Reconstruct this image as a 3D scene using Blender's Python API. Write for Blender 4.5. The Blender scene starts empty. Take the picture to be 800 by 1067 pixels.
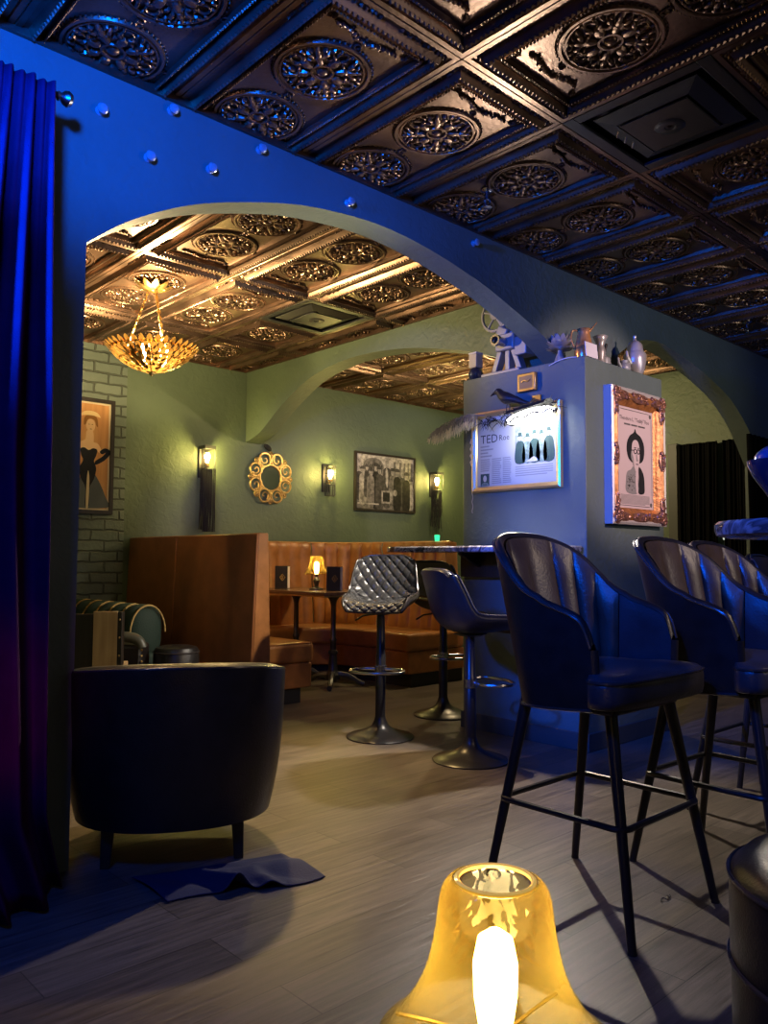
import bpy, bmesh, math, random
import numpy as np
from mathutils import Vector, Matrix, Quaternion
random.seed(7)
PI = math.pi
sc = bpy.context.scene
COL = sc.collection
R = math.radians

# ------------------------------------------------------------------ materials
def nt_new(name):
    m = bpy.data.materials.new(name); m.use_nodes = True
    nt = m.node_tree
    return m, nt, nt.nodes['Principled BSDF']

def mat(name, col, rough=.5, metal=0., var=0., vscale=6., bump=0., bscale=40., spec=.5,
        emit=None, estr=0., coat=0., rvar=0.):
    m, nt, b = nt_new(name)
    N, L = nt.nodes, nt.links
    b.inputs['Base Color'].default_value = (*col, 1)
    b.inputs['Roughness'].default_value = rough
    b.inputs['Metallic'].default_value = metal
    b.inputs['Specular IOR Level'].default_value = spec
    b.inputs['Coat Weight'].default_value = coat
    tc = N.new('ShaderNodeTexCoord')
    if var or rvar:
        n = N.new('ShaderNodeTexNoise'); n.inputs['Scale'].default_value = vscale; n.inputs['Detail'].default_value = 5
        L.new(tc.outputs['Object'], n.inputs['Vector'])
        if var:
            r = N.new('ShaderNodeValToRGB')
            r.color_ramp.elements[0].position = .3; r.color_ramp.elements[1].position = .7
            r.color_ramp.elements[0].color = (*[c*(1-var) for c in col], 1)
            r.color_ramp.elements[1].color = (*[min(1, c*(1+var)) for c in col], 1)
            L.new(n.outputs['Fac'], r.inputs['Fac']); L.new(r.outputs['Color'], b.inputs['Base Color'])
        if rvar:
            mr = N.new('ShaderNodeMapRange')
            mr.inputs['To Min'].default_value = max(.02, rough-rvar); mr.inputs['To Max'].default_value = min(1, rough+rvar)
            L.new(n.outputs['Fac'], mr.inputs['Value']); L.new(mr.outputs['Result'], b.inputs['Roughness'])
    if bump:
        n2 = N.new('ShaderNodeTexNoise'); n2.inputs['Scale'].default_value = bscale; n2.inputs['Detail'].default_value = 4
        L.new(tc.outputs['Object'], n2.inputs['Vector'])
        bp = N.new('ShaderNodeBump'); bp.inputs['Strength'].default_value = bump; bp.inputs['Distance'].default_value = .01
        L.new(n2.outputs['Fac'], bp.inputs['Height']); L.new(bp.outputs['Normal'], b.inputs['Normal'])
    if emit:
        b.inputs['Emission Color'].default_value = (*emit, 1); b.inputs['Emission Strength'].default_value = estr
    return m

def floor_mat():
    m, nt, b = nt_new('grey_oak_planks'); N, L = nt.nodes, nt.links
    tc = N.new('ShaderNodeTexCoord')
    br = N.new('ShaderNodeTexBrick'); br.offset = .37; br.offset_frequency = 2
    br.inputs['Scale'].default_value = 1; br.inputs['Brick Width'].default_value = 1.2; br.inputs['Row Height'].default_value = .165
    br.inputs['Mortar Size'].default_value = .0018; br.inputs['Bias'].default_value = 0
    br.inputs['Color1'].default_value = (.115, .095, .08, 1); br.inputs['Color2'].default_value = (.185, .158, .138, 1)
    br.inputs['Mortar'].default_value = (.045, .037, .031, 1)
    L.new(tc.outputs['Object'], br.inputs['Vector'])
    mp = N.new('ShaderNodeMapping'); mp.inputs['Scale'].default_value = (1.6, 22, 1)
    L.new(tc.outputs['Object'], mp.inputs['Vector'])
    n = N.new('ShaderNodeTexNoise'); n.inputs['Scale'].default_value = 2.2; n.inputs['Detail'].default_value = 7; n.inputs['Roughness'].default_value = .65
    L.new(mp.outputs['Vector'], n.inputs['Vector'])
    r = N.new('ShaderNodeValToRGB'); r.color_ramp.elements[0].position = .3; r.color_ramp.elements[1].position = .72
    r.color_ramp.elements[0].color = (.42, .4, .38, 1); r.color_ramp.elements[1].color = (1.3, 1.24, 1.18, 1)
    L.new(n.outputs['Fac'], r.inputs['Fac'])
    mx = N.new('ShaderNodeMix'); mx.data_type = 'RGBA'; mx.blend_type = 'MULTIPLY'; mx.inputs['Factor'].default_value = 1
    L.new(br.outputs['Color'], mx.inputs[6]); L.new(r.outputs['Color'], mx.inputs[7]); L.new(mx.outputs[2], b.inputs['Base Color'])
    mr = N.new('ShaderNodeMapRange'); mr.inputs['To Min'].default_value = .26; mr.inputs['To Max'].default_value = .52
    L.new(n.outputs['Fac'], mr.inputs['Value']); L.new(mr.outputs['Result'], b.inputs['Roughness'])
    bp = N.new('ShaderNodeBump'); bp.inputs['Strength'].default_value = .35; bp.inputs['Distance'].default_value = .006
    L.new(n.outputs['Fac'], bp.inputs['Height']); L.new(bp.outputs['Normal'], b.inputs['Normal'])
    return m

def wall_mat(name, col, bump=.35, scale=26):
    """hand-trowelled paint: broad patches plus fine knock-down texture"""
    m, nt, b = nt_new(name); N, L = nt.nodes, nt.links
    tc = N.new('ShaderNodeTexCoord')
    n = N.new('ShaderNodeTexNoise'); n.inputs['Scale'].default_value = 1.7; n.inputs['Detail'].default_value = 6
    L.new(tc.outputs['Object'], n.inputs['Vector'])
    r = N.new('ShaderNodeValToRGB'); r.color_ramp.elements[0].position = .3; r.color_ramp.elements[1].position = .7
    r.color_ramp.elements[0].color = (*[c*.82 for c in col], 1); r.color_ramp.elements[1].color = (*[c*1.15 for c in col], 1)
    L.new(n.outputs['Fac'], r.inputs['Fac']); L.new(r.outputs['Color'], b.inputs['Base Color'])
    b.inputs['Roughness'].default_value = .55
    n2 = N.new('ShaderNodeTexNoise'); n2.inputs['Scale'].default_value = scale; n2.inputs['Detail'].default_value = 3; n2.inputs['Distortion'].default_value = .8
    L.new(tc.outputs['Object'], n2.inputs['Vector'])
    bp = N.new('ShaderNodeBump'); bp.inputs['Strength'].default_value = bump; bp.inputs['Distance'].default_value = .012
    L.new(n2.outputs['Fac'], bp.inputs['Height']); L.new(bp.outputs['Normal'], b.inputs['Normal'])
    return m

def brick_mat():
    m, nt, b = nt_new('green_painted_brick'); N, L = nt.nodes, nt.links
    tc = N.new('ShaderNodeTexCoord'); sx = N.new('ShaderNodeSeparateXYZ'); cx = N.new('ShaderNodeCombineXYZ')
    L.new(tc.outputs['Object'], sx.inputs[0]); L.new(sx.outputs['X'], cx.inputs['X']); L.new(sx.outputs['Z'], cx.inputs['Y'])
    n0 = N.new('ShaderNodeTexNoise'); n0.inputs['Scale'].default_value = 9
    L.new(tc.outputs['Object'], n0.inputs['Vector'])
    mx0 = N.new('ShaderNodeMix'); mx0.data_type = 'VECTOR'; mx0.inputs['Factor'].default_value = .03
    L.new(cx.outputs[0], mx0.inputs[4]); L.new(n0.outputs['Color'], mx0.inputs[5])
    br = N.new('ShaderNodeTexBrick'); br.inputs['Scale'].default_value = 1
    br.inputs['Brick Width'].default_value = .225; br.inputs['Row Height'].default_value = .083
    br.inputs['Mortar Size'].default_value = .009; br.inputs['Mortar Smooth'].default_value = .5
    br.inputs['Color1'].default_value = (.125, .16, .125, 1); br.inputs['Color2'].default_value = (.16, .2, .155, 1); br.inputs['Mortar'].default_value = (.07, .085, .065, 1)
    L.new(mx0.outputs[1], br.inputs['Vector']); L.new(br.outputs['Color'], b.inputs['Base Color'])
    inv = N.new('ShaderNodeMath'); inv.operation = 'SUBTRACT'; inv.inputs[0].default_value = 1; L.new(br.outputs['Fac'], inv.inputs[1])
    n2 = N.new('ShaderNodeTexNoise'); n2.inputs['Scale'].default_value = 30; L.new(tc.outputs['Object'], n2.inputs['Vector'])
    ad = N.new('ShaderNodeMath'); ad.operation = 'MULTIPLY_ADD'; ad.inputs[1].default_value = .3
    L.new(n2.outputs['Fac'], ad.inputs[0]); L.new(inv.outputs[0], ad.inputs[2])
    bp = N.new('ShaderNodeBump'); bp.inputs['Strength'].default_value = .9; bp.inputs['Distance'].default_value = .02
    L.new(ad.outputs[0], bp.inputs['Height']); L.new(bp.outputs['Normal'], b.inputs['Normal'])
    b.inputs['Roughness'].default_value = .55
    return m

def marble_mat():
    m, nt, b = nt_new('dark_veined_marble'); N, L = nt.nodes, nt.links
    tc = N.new('ShaderNodeTexCoord')
    n = N.new('ShaderNodeTexNoise'); n.inputs['Scale'].default_value = 7; n.inputs['Detail'].default_value = 8; n.inputs['Distortion'].default_value = 1.6
    L.new(tc.outputs['Object'], n.inputs['Vector'])
    r = N.new('ShaderNodeValToRGB'); e = r.color_ramp.elements
    e[0].position = .38; e[0].color = (.05, .05, .06, 1); e[1].position = .62; e[1].color = (.3, .29, .33, 1)
    x = e.new(.5); x.color = (.5, .48, .52, 1); x = e.new(.54); x.color = (.1, .1, .12, 1)
    L.new(n.outputs['Fac'], r.inputs['Fac']); L.new(r.outputs['Color'], b.inputs['Base Color'])
    b.inputs['Roughness'].default_value = .18
    return m

def wood_mat(name, c0, c1, rough=.45, axis=2):
    m, nt, b = nt_new(name); N, L = nt.nodes, nt.links
    tc = N.new('ShaderNodeTexCoord'); mp = N.new('ShaderNodeMapping')
    s = [14, 14, 14]; s[axis] = 1.2; mp.inputs['Scale'].default_value = s
    L.new(tc.outputs['Object'], mp.inputs['Vector'])
    n = N.new('ShaderNodeTexNoise'); n.inputs['Scale'].default_value = 2; n.inputs['Detail'].default_value = 6
    L.new(mp.outputs['Vector'], n.inputs['Vector'])
    r = N.new('ShaderNodeValToRGB'); r.color_ramp.elements[0].position = .3; r.color_ramp.elements[1].position = .7
    r.color_ramp.elements[0].color = (*c0, 1); r.color_ramp.elements[1].color = (*c1, 1)
    L.new(n.outputs['Fac'], r.inputs['Fac']); L.new(r.outputs['Color'], b.inputs['Base Color'])
    b.inputs['Roughness'].default_value = rough
    return m

def amber_glass_mat():
    m = bpy.data.materials.new('amber_crackle_glass'); m.use_nodes = True
    nt = m.node_tree; N, L = nt.nodes, nt.links
    N.clear(); out = N.new('ShaderNodeOutputMaterial')
    tr = N.new('ShaderNodeBsdfTransparent'); tr.inputs['Color'].default_value = (1, .84, .42, 1)
    tl = N.new('ShaderNodeBsdfTranslucent'); tl.inputs['Color'].default_value = (1, .66, .1, 1)
    gl = N.new('ShaderNodeBsdfGlossy'); gl.inputs['Roughness'].default_value = .08; gl.inputs['Color'].default_value = (1, .93, .75, 1)
    tc = N.new('ShaderNodeTexCoord'); n = N.new('ShaderNodeTexVoronoi'); n.inputs['Scale'].default_value = 70
    L.new(tc.outputs['Object'], n.inputs['Vector'])
    bp = N.new('ShaderNodeBump'); bp.inputs['Strength'].default_value = .5; bp.inputs['Distance'].default_value = .004
    L.new(n.outputs['Distance'], bp.inputs['Height'])
    for s in (tl, gl): L.new(bp.outputs['Normal'], s.inputs['Normal'])
    m1 = N.new('ShaderNodeMixShader'); m2 = N.new('ShaderNodeMixShader')
    lw = N.new('ShaderNodeLayerWeight'); lw.inputs['Blend'].default_value = .25
    mr = N.new('ShaderNodeMapRange'); mr.inputs['To Min'].default_value = .05; mr.inputs['To Max'].default_value = .4
    L.new(lw.outputs['Facing'], mr.inputs['Value']); L.new(mr.outputs['Result'], m1.inputs['Fac'])
    L.new(tr.outputs[0], m1.inputs[1]); L.new(tl.outputs[0], m1.inputs[2])
    L.new(lw.outputs['Fresnel'], m2.inputs['Fac']); L.new(m1.outputs[0], m2.inputs[1]); L.new(gl.outputs[0], m2.inputs[2])
    L.new(m2.outputs[0], out.inputs['Surface'])
    return m

def gilt_leaf_mat():
    m = bpy.data.materials.new('gilded_translucent_leaf'); m.use_nodes = True
    nt = m.node_tree; N, L = nt.nodes, nt.links; b = N['Principled BSDF']; out = N['Material Output']
    b.inputs['Base Color'].default_value = (.5, .26, .065, 1); b.inputs['Metallic'].default_value = 1; b.inputs['Roughness'].default_value = .28
    tl = N.new('ShaderNodeBsdfTranslucent'); tl.inputs['Color'].default_value = (1, .55, .14, 1)
    mx = N.new('ShaderNodeMixShader'); mx.inputs['Fac'].default_value = .025
    L.new(b.outputs[0], mx.inputs[1]); L.new(tl.outputs[0], mx.inputs[2]); L.new(mx.outputs[0], out.inputs['Surface'])
    return m

def clear_glass_mat(name='clear_glass', col=(.95, .97, 1)):
    m = bpy.data.materials.new(name); m.use_nodes = True
    nt = m.node_tree; N, L = nt.nodes, nt.links
    N.clear(); out = N.new('ShaderNodeOutputMaterial')
    tr = N.new('ShaderNodeBsdfTransparent'); tr.inputs['Color'].default_value = (*col, 1)
    gl = N.new('ShaderNodeBsdfGlossy'); gl.inputs['Roughness'].default_value = .06
    lw = N.new('ShaderNodeLayerWeight'); lw.inputs['Blend'].default_value = .35
    mx = N.new('ShaderNodeMixShader'); L.new(lw.outputs['Facing'], mx.inputs['Fac'])
    L.new(tr.outputs[0], mx.inputs[1]); L.new(gl.outputs[0], mx.inputs[2]); L.new(mx.outputs[0], out.inputs['Surface'])
    return m

def flat(name, col, rough=.6): return mat(name, col, rough, spec=.2)

M = dict(
    floor=floor_mat(), brick=brick_mat(), marble=marble_mat(),
    wall=wall_mat('slate_green_plaster', (.125, .165, .15), .3, 22),
    green=wall_mat('olive_green_plaster', (.118, .16, .10), .55, 16),
    bronze=mat('antique_bronze_tin', (.2, .125, .085), .34, .85, var=.35, vscale=5, bump=.15, bscale=60, rvar=.1),
    black_paint=mat('matte_black_enamel', (.02, .02, .022), .4, bump=.05),
    leather=mat('black_leather', (.018, .015, .015), .36, var=.2, vscale=20, bump=.12, bscale=160, rvar=.08),
    litleather=mat('black_leather_lit', (.05, .045, .05), .33, var=.2, vscale=14, bump=.15, bscale=140, rvar=.06),  # black leather again, its lit look put into a paler colour
    lining=mat('brown_lit_leather', (.075, .05, .038), .36, var=.3, vscale=9, bump=.15, bscale=120, rvar=.08),  # stool leather with its brown reflected light put into the colour
    quilt=mat('black_quilted_leather', (.06, .06, .062), .25, bump=.08, bscale=200),
    piping=mat('black_vinyl_piping', (.05, .042, .04), .25),
    tan=mat('tan_leather', (.42, .17, .05), .34, var=.18, vscale=12, bump=.15, bscale=130, rvar=.06),
    tan_dark=mat('cognac_panel_leather', (.34, .125, .035), .42, var=.15, vscale=8, bump=.12, bscale=140),
    toe=mat('black_toe_kick', (.03, .03, .03), .6),
    metal=mat('black_powder_coated_steel', (.03, .028, .03), .32, .3),
    steel=mat('brushed_steel', (.42, .42, .44), .25, 1),
    iron=mat('cast_iron', (.09, .09, .09), .35, .8, bump=.1),
    gold=mat('gilt_leaf_metal', (.82, .56, .2), .28, 1, var=.15, vscale=20),
    giltwood=mat('carved_gilt_wood', (.5, .2, .06), .4, .45, var=.35, vscale=30, bump=.35, bscale=45),
    giltedge=mat('pale_gilt_edge', (.6, .55, .5), .4, .3),
    giltleaf=gilt_leaf_mat(),
    brass=mat('aged_brass', (.45, .3, .12), .35, .9, var=.2, vscale=15),
    velvet=mat('royal_blue_velvet', (.05, .010, .062), .8, var=.15, vscale=10, bump=.1, bscale=200, spec=.08),
    blackcloth=mat('black_curtain_cloth', (.005, .005, .0055), .95, spec=.1, bump=.15, bscale=120),
    greenvelvet=mat('dark_green_velvet', (.022, .045, .033), .75, bump=.2, bscale=90),
    menublack=mat('black_leatherette', (.012, .011, .011), .55),
    goldpipe=mat('gold_piping_cord', (.6, .4, .13), .5),
    ltwood=wood_mat('pale_oak', (.4, .26, .12), (.6, .42, .22)),
    tabletop=wood_mat('walnut_table', (.1, .05, .03), (.2, .1, .055), .25, 1),
    dkwood=wood_mat('black_stained_wood', (.015, .012, .01), (.035, .025, .02), .4),
    cloth=mat('navy_blue_cloth', (.022, .026, .075), .85, bump=.2, bscale=150),
    fringe=mat('black_lace_fringe', (.012, .011, .01), .8),
    bulb=mat('lit_filament_bulb', (1, .8, .4), .3, emit=(1, .62, .2), estr=60),
    bulbw=mat('lit_frosted_bulb', (1, .95, .8), .3, emit=(1, .8, .42), estr=26),
    glow=mat('lit_opal_diffuser', (1, 1, 1), .4, emit=(1, .97, .88), estr=14),
    amberrim=mat('amber_rim_highlight', (1, .62, .15), .12, emit=(1, .6, .12), estr=.5),  # rim highlight given as emission; the rim is no lamp
    amber=amber_glass_mat(), glass=clear_glass_mat(),
    smoked=mat('dark_blue_glazed_glass', (.02, .03, .08), .07, 0, coat=1),
    mirror=mat('silvered_mirror', (.85, .85, .88), .04, 1),
    feather=mat('grey_ostrich_feather', (.4, .36, .33), .8),
    featherw=mat('cream_feather_tips', (.75, .68, .5), .8),
    crow=mat('black_raven_plumage', (.014, .014, .018), .45, bump=.3, bscale=60),
    greymetal=mat('grey_enamelled_metal', (.3, .3, .31), .4, .15),
    knob=mat('clear_acrylic', (.28, .32, .36), .15, spec=.8, coat=.5),
    silver=mat('tarnished_silver', (.5, .47, .45), .3, .45, var=.2, vscale=12),
    copper=mat('mottled_copper_glaze', (.7, .3, .1), .25, .4, var=.6, vscale=14),
    card=mat('white_card', (.75, .72, .74), .6),
    emerald=mat('lit_green_glass', (.02, .5, .25), .2, emit=(.05, 1, .45), estr=1.2),
    trim=mat('dark_grey_trim_paint', (.06, .065, .065), .5),
    rug=mat('dark_base', (.02, .02, .02), .6),
)

# ------------------------------------------------------------------ mesh builder
class MB:
    def __init__(s): s.v = []; s.f = []; s.m = []; s.cur = 0
    def add(s, V, F):
        o = len(s.v); s.v += [tuple(p) for p in V]
        for f in F: s.f.append(tuple(i+o for i in f)); s.m.append(s.cur)
        return s
    def box(s, x0, x1, y0, y1, z0, z1):
        V = [(x, y, z) for z in (z0, z1) for y in (y0, y1) for x in (x0, x1)]
        return s.add(V, [(0, 2, 3, 1), (4, 5, 7, 6), (0, 1, 5, 4), (2, 6, 7, 3), (0, 4, 6, 2), (1, 3, 7, 5)])
    def obox(s, c, size, rot):
        V = [Vector(c)+rot @ Vector((x*size[0]/2, y*size[1]/2, z*size[2]/2)) for z in (-1, 1) for y in (-1, 1) for x in (-1, 1)]
        return s.add(V, [(0, 2, 3, 1), (4, 5, 7, 6), (0, 1, 5, 4), (2, 6, 7, 3), (0, 4, 6, 2), (1, 3, 7, 5)])
    def tube(s, pts, r, seg=8, closed=False, flat_=1.):
        pts = [Vector(p) for p in pts]; n = len(pts)
        rr = r if isinstance(r, (list, tuple)) else [r]*n
        T = []
        for i in range(n):
            a = pts[(i-1) % n] if (closed or i > 0) else pts[i]
            b = pts[(i+1) % n] if (closed or i < n-1) else pts[i]
            t = (b-a); T.append(t.normalized() if t.length > 1e-9 else Vector((0, 0, 1)))
        up = Vector((0, 0, 1)) if abs(T[0].z) < .9 else Vector((1, 0, 0))
        nn = (up-T[0]*up.dot(T[0])).normalized(); V = []
        for i in range(n):
            if i: 
                nn = nn-T[i]*nn.dot(T[i]); nn = nn.normalized() if nn.length > 1e-6 else T[i].orthogonal().normalized()
            bb = T[i].cross(nn)
            for k in range(seg):
                a = 2*PI*k/seg; V.append(pts[i]+(nn*math.cos(a)+bb*math.sin(a)*flat_)*rr[i])
        F = []
        for i in range(n if closed else n-1):
            j = (i+1) % n
            for k in range(seg):
                k2 = (k+1) % seg; F.append((i*seg+k, i*seg+k2, j*seg+k2, j*seg+k))
        if not closed:
            F.append(tuple(range(seg))[::-1]); F.append(tuple((n-1)*seg+k for k in range(seg)))
        return s.add(V, F)
    def lathe(s, prof, seg=32, c=(0, 0, 0), cap=False, mtx=None):
        V = []; n = len(prof)
        for (r, z) in prof:
            for k in range(seg):
                a = 2*PI*k/seg; p = Vector((r*math.cos(a), r*math.sin(a), z))
                if mtx: p = mtx @ p
                V.append(p+Vector(c))
        F = [(i*seg+k, i*seg+(k+1) % seg, (i+1)*seg+(k+1) % seg, (i+1)*seg+k) for i in range(n-1) for k in range(seg)]
        if cap: F.append(tuple(range(seg))[::-1]); F.append(tuple((n-1)*seg+k for k in range(seg)))
        return s.add(V, F)
    def ell(s, c, rad, nu=14, nv=8, rot=None, e1=1., e2=1.):
        c = Vector(c); sp = lambda x, e: math.copysign(abs(x)**e, x)
        V = []
        for j in range(nv+1):
            ph = -PI/2+PI*j/nv
            ph = max(-PI/2+.02, min(PI/2-.02, ph))
            for i in range(nu):
                th = 2*PI*i/nu
                p = Vector((rad[0]*sp(math.cos(ph), e1)*sp(math.cos(th), e2), rad[1]*sp(math.cos(ph), e1)*sp(math.sin(th), e2), rad[2]*sp(math.sin(ph), e1)))
                if rot: p = rot @ p
                V.append(c+p)
        F = [(j*nu+i, j*nu+(i+1) % nu, (j+1)*nu+(i+1) % nu, (j+1)*nu+i) for j in range(nv) for i in range(nu)]
        F.append(tuple(range(nu))[::-1]); F.append(tuple(nv*nu+i for i in range(nu)))
        return s.add(V, F)
    def octa(s, c, rad, rot=None):
        c = Vector(c); P = [(1, 0, 0), (0, 1, 0), (-1, 0, 0), (0, -1, 0), (0, 0, 1), (0, 0, -1)]
        V = []
        for p in P:
            q = Vector((p[0]*rad[0], p[1]*rad[1], p[2]*rad[2]))
            V.append(c+(rot @ q if rot else q))
        return s.add(V, [(0, 1, 4), (1, 2, 4), (2, 3, 4), (3, 0, 4), (1, 0, 5), (2, 1, 5), (3, 2, 5), (0, 3, 5)])
    def grid(s, fn, nu, nv, cu=False, cv=False):
        mu = nu if cu else nu+1; mv = nv if cv else nv+1
        V = [fn(i/nu, j/nv) for j in range(mv) for i in range(mu)]
        F = []
        for j in range(nv):
            j2 = (j+1) % mv
            for i in range(nu):
                i2 = (i+1) % mu; F.append((j*mu+i, j*mu+i2, j2*mu+i2, j2*mu+i))
        return s.add(V, F)
    def ext(s, poly, fn, d0, d1):
        n = len(poly)
        V = [fn(p, d0) for p in poly]+[fn(p, d1) for p in poly]
        F = [tuple(range(n))[::-1], tuple(range(n, 2*n))]+[(i, (i+1) % n, n+(i+1) % n, n+i) for i in range(n)]
        return s.add(V, F)
    def poly(s, pts): return s.add(pts, [tuple(range(len(pts)))])
    def build(s, name, mats, parent=None, smooth=True, ang=40, bevel=0, bseg=2, solid=0, sub=0, loc=None, recalc=True):
        me = bpy.data.meshes.new(name); me.from_pydata(s.v, [], s.f)
        mats = mats if isinstance(mats, (list, tuple)) else [mats]
        for m_ in mats: me.materials.append(m_)
        if len(mats) > 1: me.polygons.foreach_set('material_index', s.m)
        if recalc:
            bm = bmesh.new(); bm.from_mesh(me); bmesh.ops.recalc_face_normals(bm, faces=bm.faces); bm.to_mesh(me); bm.free()
        if smooth:
            me.polygons.foreach_set('use_smooth', [True]*len(me.polygons)); me.set_sharp_from_angle(angle=R(ang))
        me.update()
        o = bpy.data.objects.new(name, me); COL.objects.link(o)
        if parent: o.parent = parent
        if loc: o.location = loc
        if bevel:
            b = o.modifiers.new('bevel', 'BEVEL'); b.width = bevel; b.segments = bseg; b.limit_method = 'ANGLE'; b.angle_limit = R(40)
        if solid:
            q = o.modifiers.new('solid', 'SOLIDIFY'); q.thickness = solid; q.offset = 0
        if sub:
            q = o.modifiers.new('sub', 'SUBSURF'); q.levels = sub; q.render_levels = sub
        return o

def tag(o, label, cat, group=None, kind=None):
    o['label'] = label; o['category'] = cat
    if group: o['group'] = group
    if kind: o['kind'] = kind
    return o
def thing(name, label, cat, loc=(0, 0, 0), rz=0., group=None):
    o = bpy.data.objects.new(name, None); COL.objects.link(o)
    o.empty_display_size = .05; o.location = loc; o.rotation_euler = (0, 0, rz)
    return tag(o, label, cat, group)
def struct(o, label=None):
    o['kind'] = 'structure'
    if label: o['label'] = label
    return o
def copy_thing(root, loc, rz, label):
    r = root.copy(); COL.objects.link(r); r.location = loc; r.rotation_euler = (0, 0, rz); r['label'] = label
    def rec(src, dst):
        for ch in list(src.children):
            c = ch.copy(); COL.objects.link(c); c.parent = dst; rec(ch, c)
    rec(root, r)
    return r
def lerp(tab, x):
    if x <= tab[0][0]: return tab[0][1]
    for (a, b), (c, d) in zip(tab, tab[1:]):
        if x <= c: return b+(d-b)*(x-a)/(c-a)
    return tab[-1][1]
def smooth_tab(pts, k=8):
    """Catmull-Rom through points of any dimension"""
    out = []; n = len(pts)
    P = [np.array(p, float) for p in pts]
    for i in range(n-1):
        p0 = P[max(i-1, 0)]; p1 = P[i]; p2 = P[i+1]; p3 = P[min(i+2, n-1)]
        for j in range(k):
            t = j/k
            out.append(tuple(.5*(2*p1+(p2-p0)*t+(2*p0-5*p1+4*p2-p3)*t*t+(3*p1-p0-3*p2+p3)*t**3)))
    out.append(tuple(P[-1])); return out
RX = lambda a: Matrix.Rotation(a, 3, 'X'); RY = lambda a: Matrix.Rotation(a, 3, 'Y'); RZ = lambda a: Matrix.Rotation(a, 3, 'Z')

def text_mb(mb, txt, x, z, size, y=0., align='CENTER', bold=0.):
    """lay lettering into mb as flat polygons in the x-z plane"""
    cu = bpy.data.curves.new('lettering', 'FONT'); cu.body = txt; cu.size = size; cu.align_x = align; cu.offset = bold; cu.resolution_u = 2
    ob = bpy.data.objects.new('lettering', cu); COL.objects.link(ob)
    dg = bpy.context.evaluated_depsgraph_get(); me = bpy.data.meshes.new_from_object(ob.evaluated_get(dg))
    mb.add([(x+v.co.x, y, z+v.co.y) for v in me.vertices], [tuple(p.vertices) for p in me.polygons])
    bpy.data.objects.remove(ob); bpy.data.curves.remove(cu); bpy.data.meshes.remove(me)

# ------------------------------------------------------------------ room
ZC = 2.80; YW = 2.72; YW2 = 2.87; YB = 6.30; XR = 7.15
struct(MB().box(-1.95, 7.6, -2.3, 6.5, -.06, 0).build('floor', M['floor']))

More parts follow.
